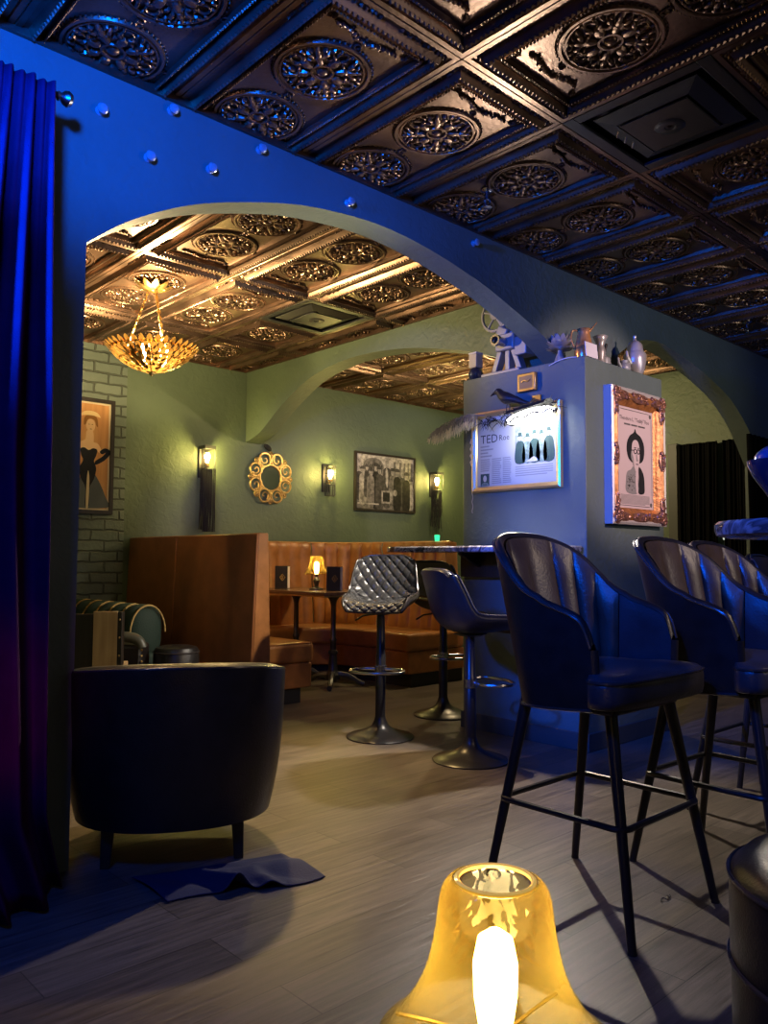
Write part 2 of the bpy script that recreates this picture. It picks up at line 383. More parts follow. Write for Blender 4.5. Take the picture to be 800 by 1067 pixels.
# tin ceiling: 2 x 4 ft relief panels, all one setting object
def panel_mesh(w, h, centres, garlands):
    b = MB(); rnd = random.Random(3)
    prof = [(0, -.008), (.003, -.012), (.022, -.012), (.026, -.005), (.045, -.005), (.05, -.016), (.058, -.03), (.068, -.03), (.076, -.016), (.08, -.004), (.091, -.002), (.095, -.019), (.103, -.019), (.106, 0)]
    rings = []
    for d, z in prof: rings.append([(d, d, z), (w-d, d, z), (w-d, h-d, z), (d, h-d, z)])
    V = [p for r_ in rings for p in r_]
    F = [(i*4+k, i*4+(k+1) % 4, (i+1)*4+(k+1) % 4, (i+1)*4+k) for i in range(len(prof)-1) for k in range(4)]
    F.append(tuple((len(prof)-1)*4+k for k in range(4))); b.add(V, F)
    def walk(ins, sp):
        for (ax, L_, fixed) in ((0, w, ins), (0, w, h-ins), (1, h, ins), (1, h, w-ins)):
            n = max(2, int((L_-2*ins)/sp))
            for i in range(n):
                t = ins+(L_-2*ins)*(i+.5)/n
                yield (t, fixed, 0) if ax == 0 else (fixed, t, 1)
    for (x, y, ax) in walk(.063, .021):
        b.octa((x, y, -.031), (.0118, .0085, .011) if ax == 0 else (.0085, .0118, .011), RZ(.6))
    for (x, y, ax) in walk(.099, .0145): b.octa((x, y, -.0195), (.0068, .0068, .0075))
    for (x, y, ax) in walk(.035, .02):
        e = min(x, w-x) if ax == 0 else min(y, h-y)
        if e < .26: b.octa((x+rnd.uniform(-.004, .004), y+rnd.uniform(-.004, .004), -.008), (rnd.uniform(.008, .013), rnd.uniform(.006, .011), .009), RZ(rnd.uniform(0, 3)))
    def ring(cx, cy, r, t, n=36, seg=5, z=-.004, a0=0, a1=2*PI):
        cl = a1-a0 > 6.2
        P = [(cx+r*math.cos(a0+(a1-a0)*i/n), cy+r*math.sin(a0+(a1-a0)*i/n), z) for i in range(n if cl else n+1)]
        b.tube(P, t, seg, cl)
    for (cx, cy) in centres:
        ring(cx, cy, .170, .0085, 40); ring(cx, cy, .152, .005, 36)
        for i in range(56):
            a = 2*PI*i/56; b.octa((cx+.183*math.cos(a), cy+.183*math.sin(a), -.003), (.006, .006, .006))
        b.ell((cx, cy, 0), (.024, .024, .016), 10, 6); ring(cx, cy, .04, .0065, 18)
        for k in range(8):
            a = k*PI/4; b.ell((cx+.07*math.cos(a), cy+.07*math.sin(a), -.004), (.03, .015 if k % 2 else .02, .014), 8, 4, RZ(a))
        for k in range(4):
            a = k*PI/2+PI/4
            for (r_, da, s_, tw) in ((.108, 0, .024, 0), (.13, 0, .017, 0), (.112, .26, .019, .7), (.112, -.26, .019, -.7), (.135, .2, .013, 1), (.135, -.2, .013, -1)):
                b.ell((cx+r_*math.cos(a+da), cy+r_*math.sin(a+da), -.006), (s_, s_*.55, .014), 7, 4, RZ(a+tw))
            for (r_, da, s_, tw) in ((.135, .42, .016, .4), (.135, -.42, .016, -.4), (.088, .42, .013, 1.2), (.088, -.42, .013, -1.2), (.143, .62, .011, 0), (.143, -.62, .011, 0), (.085, .0, .02, PI/2)):
                b.ell((cx+r_*math.cos(a+da), cy+r_*math.sin(a+da), -.005), (s_, s_*.5, .012), 6, 4, RZ(a+da+tw))
            a2 = k*PI/2
            ring(cx+.118*math.cos(a2), cy+.118*math.sin(a2), .021, .005, 9, 4, -.006, a2-2.4, a2+2.4)
            for sd in (-1, 1):
                b.ell((cx+.1*math.cos(a2+sd*.2), cy+.1*math.sin(a2+sd*.2), -.004), (.016, .008, .01), 6, 4, RZ(a2+sd))
            ring(cx+.196*math.cos(a2), cy+.196*math.sin(a2), .012, .004, 9, 4)
    for gy in garlands:
        for i in range(15):
            x = w/2+(i-7)*.0185; yy = gy+.012*math.cos((i-7)*.55)
            b.ell((x, yy, -.004), (rnd.uniform(.009, .015), rnd.uniform(.006, .01), .011), 6, 4, RZ(rnd.uniform(-.9, .9)))
            if i % 2: b.octa((x, yy+rnd.choice((-1, 1))*.016, -.003), (.009, .006, .007), RZ(rnd.uniform(0, 3)))
    for cx in (.135, w-.135):
        for cy in (.14, h-.14):
            for k in range(4): b.octa((cx+rnd.uniform(-.012, .012), cy+rnd.uniform(-.012, .012), -.004), (.012, .007, .009), RZ(rnd.uniform(0, 3)))
    return b
PW, PH = .605, 1.22
full = panel_mesh(PW, PH, [(PW/2, .405), (PW/2, .815)], [.165, PH-.165])
half = panel_mesh(PW, PH/2, [(PW/2, PH/4)], [])
VENTS = {(5, 1): 1, (6, 4): 0}          # column,row -> which half of the panel the vent takes
X00, Y00 = 2.047-5*PW+.0, 1.809-2*PH
cb = MB(); cols = 14; rows = 6
vents_xy = []
for i in range(-1, cols-1):
    for j in range(rows):
        x0 = X00+i*PW; y0 = Y00+j*PH; key = (i, j)
        if key in ((6, 1), (7, 4)):
            vh = 1 if key == (6, 1) else 0
            vents_xy.append((x0+PW/2, y0+vh*PH/2+PH/4))
            yy = y0+(0 if vh else PH/2)
            cb.add([(v[0]+x0, v[1]+yy, v[2]) for v in half.v], half.f)
        else:
            cb.add([(v[0]+x0, v[1]+y0, v[2]) for v in full.v], full.f)
ceil = cb.build('ceiling', M['bronze'], smooth=True, ang=35, loc=(0, 0, ZC+.012), recalc=False)
struct(ceil)
struct(MB().box(-1.85, 7.5, YW-.016, YW, ZC-.022, ZC+.02).build('trim_2', M['bronze']))
struct(MB().box(.5, XR, YB-.016, YB, ZC-.022, ZC+.02).build('trim_3', M['bronze']))
struct(MB().box(4.084, 4.10, YW2, YB-.016, ZC-.022, ZC+.02).build('trim_4', M['bronze']))
sl = struct(MB().box(-1.95, 7.6, -2.3, 6.5, ZC+.06, ZC+.12).build('ceiling_slab', M['black_paint']))

# arched wall between the two rooms (front face YW)
def arch_strip(profile, axis, f0, f1, ztop, fn):
    """profile: list of (s, zbottom); builds front, back and underside faces"""
    b = MB()
    for (a, za), (c, zc) in zip(profile, profile[1:]):
        if abs(c-a) > 1e-6:
            b.add([fn(a, f0, za), fn(c, f0, zc), fn(c, f0, ztop), fn(a, f0, ztop)], [(0, 1, 2, 3)])
            b.add([fn(a, f1, za), fn(c, f1, zc), fn(c, f1, ztop), fn(a, f1, ztop)], [(3, 2, 1, 0)])
        if za > 1e-4 or zc > 1e-4:
            b.add([fn(a, f0, za), fn(c, f0, zc), fn(c, f1, zc), fn(a, f1, za)], [(3, 2, 1, 0)])
    return b
a1 = smooth_tab([(1.104, 2.142), (1.243, 2.255), (1.431, 2.367), (1.638, 2.455), (1.965, 2.553), (2.229, 2.598), (2.52, 2.617), (2.853, 2.59), (3.223, 2.52), (3.467, 2.45), (3.777, 2.345), (4.05, 2.21)], 6)
a2 = smooth_tab([(4.6, 2.38), (4.75, 2.47), (4.896, 2.53), (5.05, 2.556), (5.198, 2.559), (5.521, 2.518), (5.823, 2.455), (6.195, 2.348), (6.452, 2.217), (6.646, 2.067), (6.86, 1.85)], 6)
prof = [(-1.9, 0), (1.104, 0)]+a1+[(4.05, 0), (4.6, 0)]+a2+[(6.86, 0), (7.55, 0)]
aw = arch_strip(prof, 0, YW, YW2, ZC+.05, lambda s_, f_, z: (s_, f_, z))
bm_o = aw.build('wall_middle', M['wall'], ang=30, recalc=False)
struct(bm_o)
# cross beam with the second arch
pb = smooth_tab([(YW2-.02, 2.16), (3.2, 2.33), (3.521, 2.454), (3.898, 2.552), (4.182, 2.607), (4.564, 2.645), (4.936, 2.641), (5.353, 2.567), (5.75, 2.384), (6.057, 2.197), (6.29, 2.125)], 6)
cbm = arch_strip([(a, z) for a, z in pb], 1, 4.10, 4.27, ZC+.05, lambda s_, f_, z: (f_, s_, z))
struct(cbm.build('wall_cross_beam', M['green'], ang=30))
# back wall, side walls
struct(MB().box(2.93, 7.5, YB, YB+.15, 0, ZC+.05).build('wall_back', M['green']))
struct(MB().box(.45, 2.93, YB-.012, YB+.15, 0, ZC+.05).build('wall_back_brick', M['brick']))
struct(MB().box(XR, XR+.12, YW2, YB, 0, ZC+.05).build('wall_right', M['green']))
struct(MB().box(.35, .47, YW2, YB+.1, 0, ZC+.05).build('wall_back_left', M['green']))
struct(MB().box(-1.95, -1.85, -2.3, YW, 0, ZC+.05).build('wall_left', M['wall']))
struct(MB().box(-1.85, 7.6, -2.3, -2.2, 0, ZC+.05).build('wall_front', M['wall']))
struct(MB().box(7.5, 7.6, -2.2, YW2, 0, ZC+.05).build('wall_front_right', M['wall']))
# boxed pillar between the arches
PX0, PX1, PY0, PY1, PZ = 3.848, 4.72, 2.485, 3.39, 2.195
struct(MB().box(PX0, PX1, PY0, PY1, 0, PZ).build('wall_pillar', M['wall'], bevel=.006))
bb = MB(); t = .012
bb.box(PX0-t, PX1+t, PY0-t, PY0, 0, .10); bb.box(PX0-t, PX0, PY0, PY1+t, 0, .10); bb.box(PX1, PX1+t, PY0, PY1+t, 0, .10)
struct(bb.build('baseboard_pillar', M['trim'], bevel=.003))
struct(MB().box(XR-.03, XR, 3.60, 3.70, 0, 2.15).build('trim_1', M['trim'], bevel=.004))

# ------------------------------------------------------------------ ceiling fittings
def vent(x, y, label):
    t = thing('ceiling_vent', label, 'vent', (x, y, ZC+.012), 0, 'square ceiling vents')
    b = MB(); w = PW/2
    def fr(b, o, i, z0, z1):
        for (p, q, r_, s_) in ((-o, o, -o, -i), (-o, o, i, o), (-o, -i, -i, i), (i, o, -i, i)): b.box(p, q, r_, s_, z0, z1)
    fr(b, w, w-.05, -.014, .0); b.build('frame', M['black_paint'], t, bevel=.003)
    b = MB(); b.box(-w+.04, w-.04, -w+.04, w-.04, .035, .04); b.build('duct_opening', M['black_paint'], t)
    b = MB(); o, i = .215, .15
    b.add([(sx*o, sy*o, -.002) for sx, sy in ((-1, -1), (1, -1), (1, 1), (-1, 1))]+[(sx*i, sy*i, -.022) for sx, sy in ((-1, -1), (1, -1), (1, 1), (-1, 1))],
          [(k, (k+1) % 4, 4+(k+1) % 4, 4+k) for k in range(4)])
    b.build('louvre_ring', M['black_paint'], t, solid=.004, smooth=False)
    b = MB(); b.box(-.14, .14, -.14, .14, -.03, -.024); b.lathe([(.06, -.03), (.055, -.034), (.02, -.034), (.018, -.03)], 20)
    b.box(-.01, .01, -.01, .01, -.03, .038); b.build('diffuser_plate', M['black_paint'], t, bevel=.004)
    b = MB()
    for k in range(3):
        b.tube([(-.1+.06*k, .17, -.012), (-.06+.06*k, .2, -.018)], .004, 6)
    b.build('screw_clip', M['steel'], t)
    return t
vent(*vents_xy[0], 'black square ceiling vent in the dark front room ceiling at upper right')
vent(*vents_xy[1], 'black square ceiling vent in the back room ceiling, lit gold by the chandelier')

def sprinkler(x, y, label):
    t = thing('fire_sprinkler', label, 'sprinkler', (x, y, ZC+.012), 0, 'ceiling sprinkler heads')
    b = MB(); b.lathe([(.034, 0), (.034, -.006), (.02, -.014), (.012, -.016), (.012, -.05)], 18, cap=True); b.build('escutcheon', M['steel'], t)
    b = MB(); b.tube([(.012, 0, -.045), (.02, 0, -.06), (.01, 0, -.082), (0, 0, -.086), (-.01, 0, -.082), (-.02, 0, -.06), (-.012, 0, -.045)], .004, 6)
    b.lathe([(.001, -.092), (.022, -.09), (.022, -.086), (.001, -.086)], 16); b.build('deflector', M['steel'], t)
    return t
sprinkler(2.90, 2.40, 'small sprinkler head on the dark ceiling nearest the arch, blue lit')
sprinkler(5.92, 2.44, 'small sprinkler head on the dark ceiling at far right')

# chandelier
t = thing('chandelier', 'gilt leaf-tiered bowl chandelier hanging on three chains from the back room ceiling', 'chandelier', (2.34, 4.68, ZC-.02))
def leaf(b, base, out, upv, L_, W_, curl=.3):
    base, out, upv = Vector(base), Vector(out).normalized(), Vector(upv).normalized(); side = out.cross(upv).normalized()
    V = []
    for k, (f, wd) in enumerate(((0, .35), (.3, .9), (.6, 1), (.85, .6), (1, .02))):
        c = base+out*L_*f+upv*L_*curl*f*f
        V += [c-side*W_*wd/2, c-upv*.004*wd, c+side*W_*wd/2]
    b.add(V, [(k*3+a, k*3+a+1, k*3+a+4, k*3+a+3) for k in range(4) for a in (0, 1)])
b = MB(); b.lathe([(.001, 0), (.05, 0), (.045, -.02), (.02, -.035), (.001, -.04)], 20)
for k in range(10):
    a = 2*PI*k/10; leaf(b, (.02*math.cos(a), .02*math.sin(a), -.035), (math.cos(a), math.sin(a), .05), (0, 0, 1), .11, .045, .35)
b.build('canopy', M['gold'], t)
BZ = -.40                                   # bowl rim height under the ceiling
for k in range(3):
    a = 2*PI*k/3+.55; b = MB(); n = 17
    p0 = Vector((.03*math.cos(a), .03*math.sin(a), -.04)); p1 = Vector((.16*math.cos(a), .16*math.sin(a), BZ-.03))
    d = (p1-p0).normalized(); s1 = d.orthogonal().normalized(); s2 = d.cross(s1)
    for i in range(n):
        c = p0.lerp(p1, (i+.5)/n); sd = s1 if i % 2 else s2; L_ = (p1-p0).length/n*.72
        b.tube([c+d*L_*math.cos(q)+sd*.0075*math.sin(q) for q in [2*PI*m/8 for m in range(8)]], .0028, 4, True)
    b.build('chain', M['gold'], t)
RB = .285
for tier, (rr, zz, n, L_, W_) in enumerate(((.02, -.162, 8, .085, .044), (.062, -.152, 14, .082, .040), (.104, -.136, 20, .08, .038), (.145, -.114, 25, .078, .037), (.182, -.088, 29, .075, .036), (.213, -.06, 33, .07, .035), (.238, -.03, 36, .065, .034))):
    b = MB()
    for k in range(n):
        a = 2*PI*(k+.5*(tier % 2))/n
        sl_ = .25+.75*rr/RB
        leaf(b, (rr*math.cos(a), rr*math.sin(a), BZ+zz), (math.cos(a), math.sin(a), sl_*.55), (math.cos(a)*-.2, math.sin(a)*-.2, 1), L_, W_, .22)
    b.build('leaf_tier', M['giltleaf'], t)
b = MB()
for rr, zz in ((.1, -.125), (.18, -.08), (.24, -.025)): b.tube([(rr*math.cos(q), rr*math.sin(q), BZ+zz+.006) for q in [2*PI*i/32 for i in range(32)]], .004, 5, True)
for k in range(9):
    a = 2*PI*k/9; b.tube([(r_*math.cos(a), r_*math.sin(a), BZ+z_+.008) for r_, z_ in ((.02, -.148), (.1, -.128), (.18, -.082), (.24, -.027))], .004, 5)
b.build('bowl_frame', M['gold'], t)
b = MB(); b.lathe([(.001, BZ-.185), (.012, BZ-.178), (.016, BZ-.165), (.03, BZ-.157), (.03, BZ-.148), (.001, BZ-.145)], 16); b.build('finial', M['brass'], t)
for k in range(3):
    a = 2*PI*k/3+1.6; b = MB(); b.lathe([(.012, -.06), (.014, -.02), (.024, .01), (.028, .035), (.02, .06), (.002, .07)], 14, (.075*math.cos(a), .075*math.sin(a), BZ-.055))
    o = b.build('bulb', M['bulbw'], t)

# ------------------------------------------------------------------ left curtain + rod, wall knobs
t = thing('curtain_rod', 'black curtain rod with a turned finial above the blue velvet curtain', 'curtain rod', (.93, 2.56, 2.535))
b = MB(); b.tube([(-1.25, 0, 0), (.0, 0, 0)], .011, 12); b.build('rod', M['metal'], t)
b = MB(); b.lathe([(.011, 0), (.016, .004), (.012, .012), (.022, .022), (.026, .034), (.02, .046), (.006, .052), (.001, .054)], 16, mtx=RY(PI/2)); b.build('finial', M['steel'], t)
b = MB(); b.tube([(-.03, 0, 0), (-.03, .155, -.0)], .008, 8); b.lathe([(.03, 0), (.03, .008), (.01, .012)], 16, (-.03, .155, 0), True, RX(PI/2)); b.build('bracket', M['metal'], t)
def curt(u, v):
    # u along, v from top to bottom
    right = .905+.03*v**2+(.09*max(0, v-.9)/.1 if v > .9 else 0)
    left = -.25
    s = 1-(1-u)**1.0
    x = left+(right-left)*s
    amp = .008+.03*min(1, v*2.5)+.008*v
    ph = 2*PI*(s*(21-6*min(1, v*2.2))+6*min(1, v*2.2)+.3*math.sin(s*17)+.15*math.sin(v*3+s*8))
    y = 2.545+amp*math.sin(ph)-.02-.11*v*v*(1-.5*s)
    y += .012*math.sin(ph*2.1+v*2)
    if v > .9 and s > .9: y += .12*(v-.9)/.1*(s-.9)/.1
    z = 2.548-(2.548-.012)*v
    return (x, y, z)
o = MB().grid(curt, 420, 48).build('velvet_curtain', M['velvet'], solid=.004, ang=80)
tag(o, 'floor-length blue velvet curtain in deep folds at the left edge', 'curtain')
for (x, z, l) in ((1.139, 2.631, 'small clear glass stud on the blue wall, nearest the curtain rod finial'),
                  (1.325, 2.525, 'small clear glass stud on the blue wall, lowest one above the arch start'),
                  (1.414, 2.740, 'small clear glass stud on the blue wall, highest one above the arch start'),
                  (1.584, 2.570, 'small clear glass stud on the blue wall, just above the left rise of the arch'),
                  (1.815, 2.732, 'small clear glass stud on the blue wall, right of the four nearest the curtain'),
                  (2.296, 2.660, 'small clear glass stud on the blue wall above the crown of the arch'),
                  (3.169, 2.715, 'blue lit glass stud on the wall above the falling right side of the arch')):
    b = MB(); b.lathe([(.017, -.004), (.018, .004), (.012, .010), (.011, .015), (.017, .020), (.02, .028), (.014, .036), (.001, .038)], 14, mtx=RX(PI/2))
    o = b.build('wall_stud', M['knob'], loc=(x, YW, z)); tag(o, l, 'glass stud', 'clear glass studs on the blue wall')

# ------------------------------------------------------------------ framed things
def frame_mb(w, h, prof):
    """prof: list of (inset from outer edge, depth towards viewer)"""
    b = MB(); V = []
    for d, y in prof: V += [(-w/2+d, -y, -h/2+d), (w/2-d, -y, -h/2+d), (w/2-d, -y, h/2-d), (-w/2+d, -y, h/2-d)]
    b.add(V, [(i*4+k, i*4+(k+1) % 4, (i+1)*4+(k+1) % 4, (i+1)*4+k) for i in range(len(prof)-1) for k in range(4)])
    return b
def rect(b, x0, x1, z0, z1, y): b.poly([(x0, y, z0), (x1, y, z0), (x1, y, z1), (x0, y, z1)])
def disc(b, x, z, rx, rz, y, n=20, rot=0.):
    b.poly([(x+rx*math.cos(a)*math.cos(rot)-rz*math.sin(a)*math.sin(rot), y, z+rx*math.cos(a)*math.sin(rot)+rz*math.sin(a)*math.cos(rot)) for a in [2*PI*i/n for i in range(n)]])
def shape(b, pts, y, k=4):
    """closed smooth outline"""
    n = len(pts); P = [np.array(p) for p in pts]; out = []
    for i in range(n):
        p0, p1, p2, p3 = P[(i-1) % n], P[i], P[(i+1) % n], P[(i+2) % n]
        for j in range(k):
            q = j/k; r_ = .5*(2*p1+(p2-p0)*q+(2*p0-5*p1+4*p2-p3)*q*q+(3*p1-p0-3*p2+p3)*q**3); out.append((r_[0], y, r_[1]))
    b.poly(out)

# lady poster on the brick
t = thing('framed_poster', 'black framed orange poster of a woman in a black gown on the painted brick', 'poster', (2.53, YB-.013, 1.862))
frame_mb(.58, .93, [(0, 0), (0, .03), (.03, .03), (.03, .012)]).build('frame', M['dkwood'], t, ang=20)
b = MB(); pm = [flat('cream_mat', (.75, .62, .4)), wood_mat('orange_poster_ground', (.55, .24, .07), (.72, .36, .12), .6, 2), flat('poster_black', (.012, .014, .02)), flat('poster_skin', (.86, .56, .30)), flat('poster_grey_blue', (.13, .15, .16)), flat('poster_hair', (.30, .13, .03)), flat('poster_hat', (.85, .62, .3))]
rect(b, -.265, .265, -.44, .44, -.010)
b.cur = 1; rect(b, -.245, .245, -.42, .42, -.0105)
n_before = len(b.v)
b.cur = 4; shape(b, [(-.02, -.1), (.02, -.1), (.09, -.2), (.15, -.33), (.165, -.41), (-.165, -.41), (-.13, -.28), (-.05, -.16)], -.0112)
b.cur = 3; shape(b, [(-.02, .2), (.03, .2), (.03, .12), (.075, .1), (.06, .04), (-.075, .04), (-.08, .1), (-.03, .13)], -.0110)
shape(b, [(.075, .1), (.1, .06), (.105, .03), (.085, .03), (.06, .06)], -.0111)
b.cur = 3; disc(b, .01, .245, .038, .052, -.0114)
b.cur = 5; shape(b, [(-.045, .25), (-.04, .31), (.01, .33), (.06, .31), (.07, .24), (.055, .25), (.04, .29), (-.01, .295), (-.03, .25)], -.0116)
b.cur = 6; shape(b, [(-.075, .315), (-.05, .35), (.0, .362), (.06, .352), (.09, .315), (.04, .325), (-.03, .325)], -.0117)
b.cur = 5; rect(b, -.008, .003, .25, .255, -.0118); rect(b, .018, .03, .25, .255, -.0118); rect(b, .004, .02, .213, .218, -.0118)
b.cur = 3; shape(b, [(-.012, .2), (.03, .2), (.034, .1), (-.02, .1)], -.0118)
b.cur = 2; shape(b, [(-.068, .05), (-.035, .062), (.0, .045), (.035, .062), (.07, .05), (.06, .0), (.045, -.04), (.065, -.1), (.05, -.18), (.015, -.26), (.012, -.4), (-.02, -.4), (-.02, -.26), (-.06, -.18), (-.07, -.1), (-.045, -.04), (-.06, .0)], -.0118)
shape(b, [(.09, .04), (.13, .07), (.17, .06), (.18, .03), (.13, -.03), (.06, -.07), (.055, -.04), (.11, .0), (.14, .035), (.11, .02)], -.0120)
shape(b, [(-.09, .04), (-.13, .0), (-.12, -.08), (-.06, -.12), (-.05, -.1), (-.1, -.06), (-.105, 0), (-.07, .04)], -.0120)
b.cur = 0; shape(b, [(.0, -.12), (.012, -.2), (.006, -.41), (-.012, -.41), (-.01, -.2)], -.0122)
b.v[n_before:] = [(x+.085, y, z) for x, y, z in b.v[n_before:]]
b.build('print', pm, t, smooth=False, recalc=False)

# scrollwork mirror
t = thing('round_mirror', 'small round mirror in a pierced gilt scrollwork frame on the green back wall', 'mirror', (4.372, YB-.012, 1.812))
b = MB(); b.lathe([(.118, 0), (.118, .014)], 32, cap=True, mtx=RX(PI/2)); b.build('mirror_glass', M['mirror'], t)
b = MB()
circ = lambda cx, cz, r_, n, a0=0, a1=2*PI, y=-.018: [(cx+r_*math.cos(a0+(a1-a0)*i/n), y, cz+r_*math.sin(a0+(a1-a0)*i/n)) for i in range(n+1)]
b.tube(circ(0, 0, .122, 40)[:-1], .009, 6, True)
for k in range(8):
    a = k*PI/4+PI/8; cx, cz = .182*math.cos(a), .182*math.sin(a)
    b.tube(circ(cx, cz, .062, 22)[:-1], .0105, 6, True)
    pts = [(cx+(.045-.0032*i)*math.cos(a+1+i*.5), -.02, cz+(.045-.0032*i)*math.sin(a+1+i*.5)) for i in range(12)]
    b.tube(pts, [.008-.0003*i for i in range(12)], 6)
    a_ = k*PI/4; b.ell((.215*math.cos(a_), -.02, .215*math.sin(a_)), (.026, .01, .013), 8, 5, RY(-a_))
    b.tube(circ(.225*math.cos(a_), .225*math.sin(a_), .022, 12)[:-1], .006, 5, True)
    b.ell((.15*math.cos(a_), -.02, .15*math.sin(a_)), (.02, .01, .014), 8, 5, RY(-a_))
b.build('scroll_frame', M['brass'], t)
o = MB().ell((0, 0, 0), (.05, .02, .026), 12, 6, RY(.55)).build('leaf_ornament', M['fringe'], loc=(4.34, YB-.018, 2.10)); tag(o, 'small black leaf ornament on the wall just above the gilt mirror', 'ornament')

# crowd photograph
t = thing('framed_photograph', 'wide black framed sepia photograph of a street crowd between two wall sconces', 'picture', (5.878, YB-.002, 1.868))
frame_mb(.89, .62, [(0, 0), (0, .028), (.022, .028), (.022, .012)]).build('frame', M['dkwood'], t, ang=20)
g = lambda k, v: mat('sepia_tone_%s' % k, (v*1.08, v, v*.86), .3, var=.55, vscale=28, spec=.3)
tones = [g('pale', .42), g('light', .3), g('mid', .17), g('dark', .07), g('black', .025)]
b = MB(); rect(b, -.425, .425, -.29, .29, -.011)
b.cur = 1; rect(b, -.425, .425, -.02, .15, -.0112)
b.cur = 2; rect(b, -.425, .425, -.29, -.16, -.0112)
shape(b, [(-.31, .1), (-.3, .22), (-.18, .26), (-.06, .23), (-.04, .1)], -.0113)
b.cur = 4
for i in range(9): rect(b, -.29+i*.028, -.278+i*.028, .11, .19, -.0115)
b.cur = 2
for x in (.12, .2, .27, .33, .38): rect(b, x, x+.03, .06, .24, -.0114)
rs = random.Random(5)
def person2d(x, z, h, tone, hat=True):
    b.cur = tone; w = h*.22
    shape(b, [(x-w*.5, z-h*.5), (x-w*.55, z), (x-w*.5, z+h*.2), (x-w*.2, z+h*.28), (x+w*.2, z+h*.28), (x+w*.55, z+h*.2), (x+w*.6, z), (x+w*.5, z-h*.5)], -.0116-rs.uniform(0, .0008))
    b.cur = 1; disc(b, x, z+h*.36, h*.055, h*.08, -.0126)
    if hat: b.cur = 3; shape(b, [(x-h*.09, z+h*.4), (x-h*.05, z+h*.47), (x+h*.05, z+h*.47), (x+h*.09, z+h*.4)], -.0128)
for (x, z, h, tn, ht) in ((-.38, .0, .36, 3, 0), (-.33, -.03, .4, 1, 1), (-.27, .02, .34, 3, 1), (-.22, -.05, .42, 2, 1), (-.14, -.02, .48, 4, 1), (-.09, -.04, .46, 3, 1), (.02, .02, .52, 3, 0), (.1, -.03, .42, 2, 1), (.17, -.05, .46, 4, 1), (.25, -.05, .44, 3, 0), (.31, -.07, .44, 4, 1), (.38, -.09, .34, 0, 1)):
    person2d(x, z, h, tn, ht)
b.cur = 0; shape(b, [(.0, .15), (.03, .14), (.035, 0), (.02, -.05), (.0, 0)], -.0130)
b.cur = 1; rect(b, -.06, .1, -.22, -.08, -.0130); b.cur = 4; rect(b, -.04, .06, -.2, -.1, -.0132)
b.cur = 1; disc(b, .14, -.1, .03, .035, -.0132); b.cur = 0; rect(b, -.4, -.1, -.24, -.225, -.0132)
b.build('print', tones, t, smooth=False, recalc=False)

# newspaper page on the pillar, west face (x = PX0)
t = thing('framed_newspaper', 'gilt framed newspaper page hung under the glowing picture lamp on the blue pillar', 'picture', (PX0-.001, 2.962, 1.712), -PI/2)
NW, NH = .66, .50
frame_mb(NW, NH, [(0, 0), (0, .03), (.012, .034), (.03, .026), (.036, .016)]).build('frame', mat('bright_gilt_frame', (.75, .6, .32), .3, .8), t, ang=20)
nm = [flat('newsprint', (.6, .62, .62)), flat('newsprint_ink', (.06, .07, .08)), mat('newsprint_halftone', (.2, .3, .3), var=.6, vscale=40), flat('newsprint_grey_text', (.36, .38, .39)), flat('newsprint_dark_halftone', (.05, .1, .1)), mat('newsprint_light_halftone', (.36, .44, .44), var=.5, vscale=40)]
b = MB(); rect(b, -.296, .296, -.216, .216, -.014)
b.cur = 1; text_mb(b, 'TED', -.27, .055, .075, -.0146, 'LEFT'); text_mb(b, 'Roe', -.125, .062, .05, -.0146, 'LEFT')
b.cur = 3
for i, w_ in enumerate((.07, .1, .06, .09)): rect(b, -.27, -.27+w_, .030-i*.02, .039-i*.02, -.0146)
for i in range(14):
    z = -.05-i*.0115
    for c, (x0, x1) in enumerate(((-.27, -.19), (-.18, -.105), (-.095, -.03))):
        if c == 0 and i > 6: continue
        rect(b, x0, x1-rs.uniform(0, .012), z, z+.006, -.0146)
for i in range(5): rect(b, .0, .27-.04*(i == 4), -.115-i*.013, -.109-i*.013, -.0146)
b.cur = 4; rect(b, -.27, -.2, -.21, -.135, -.0148); b.cur = 0; disc(b, -.235, -.165, .014, .02, -.0150); b.cur = 2; shape(b, [(-.262, -.208), (-.25, -.19), (-.22, -.19), (-.208, -.208)], -.0149)
b.cur = 5; rect(b, -.0, .28, -.085, .13, -.0146)
for (x, dk, hh) in ((.035, 4, 0), (.09, 2, -.008), (.14, 4, .006), (.19, 2, .0), (.242, 4, .012)):
    b.cur = dk; shape(b, [(x-.034, -.085), (x-.032, .01+hh), (x-.012, .042+hh), (x+.014, .042+hh), (x+.034, .01+hh), (x+.036, -.085)], -.0149)
    b.cur = 0; disc(b, x, .06+hh, .012, .017, -.0151)
    b.cur = 4; shape(b, [(x-.024, .07+hh), (x-.012, .076+hh), (x-.01, .092+hh), (x+.012, .092+hh), (x+.014, .076+hh), (x+.024, .07+hh)], -.0153)
b.cur = 0; shape(b, [(.08, -.085), (.11, -.07), (.14, -.058), (.165, -.085)], -.0155, 3)
b.build('newspaper_page', nm, t, smooth=False, recalc=False)

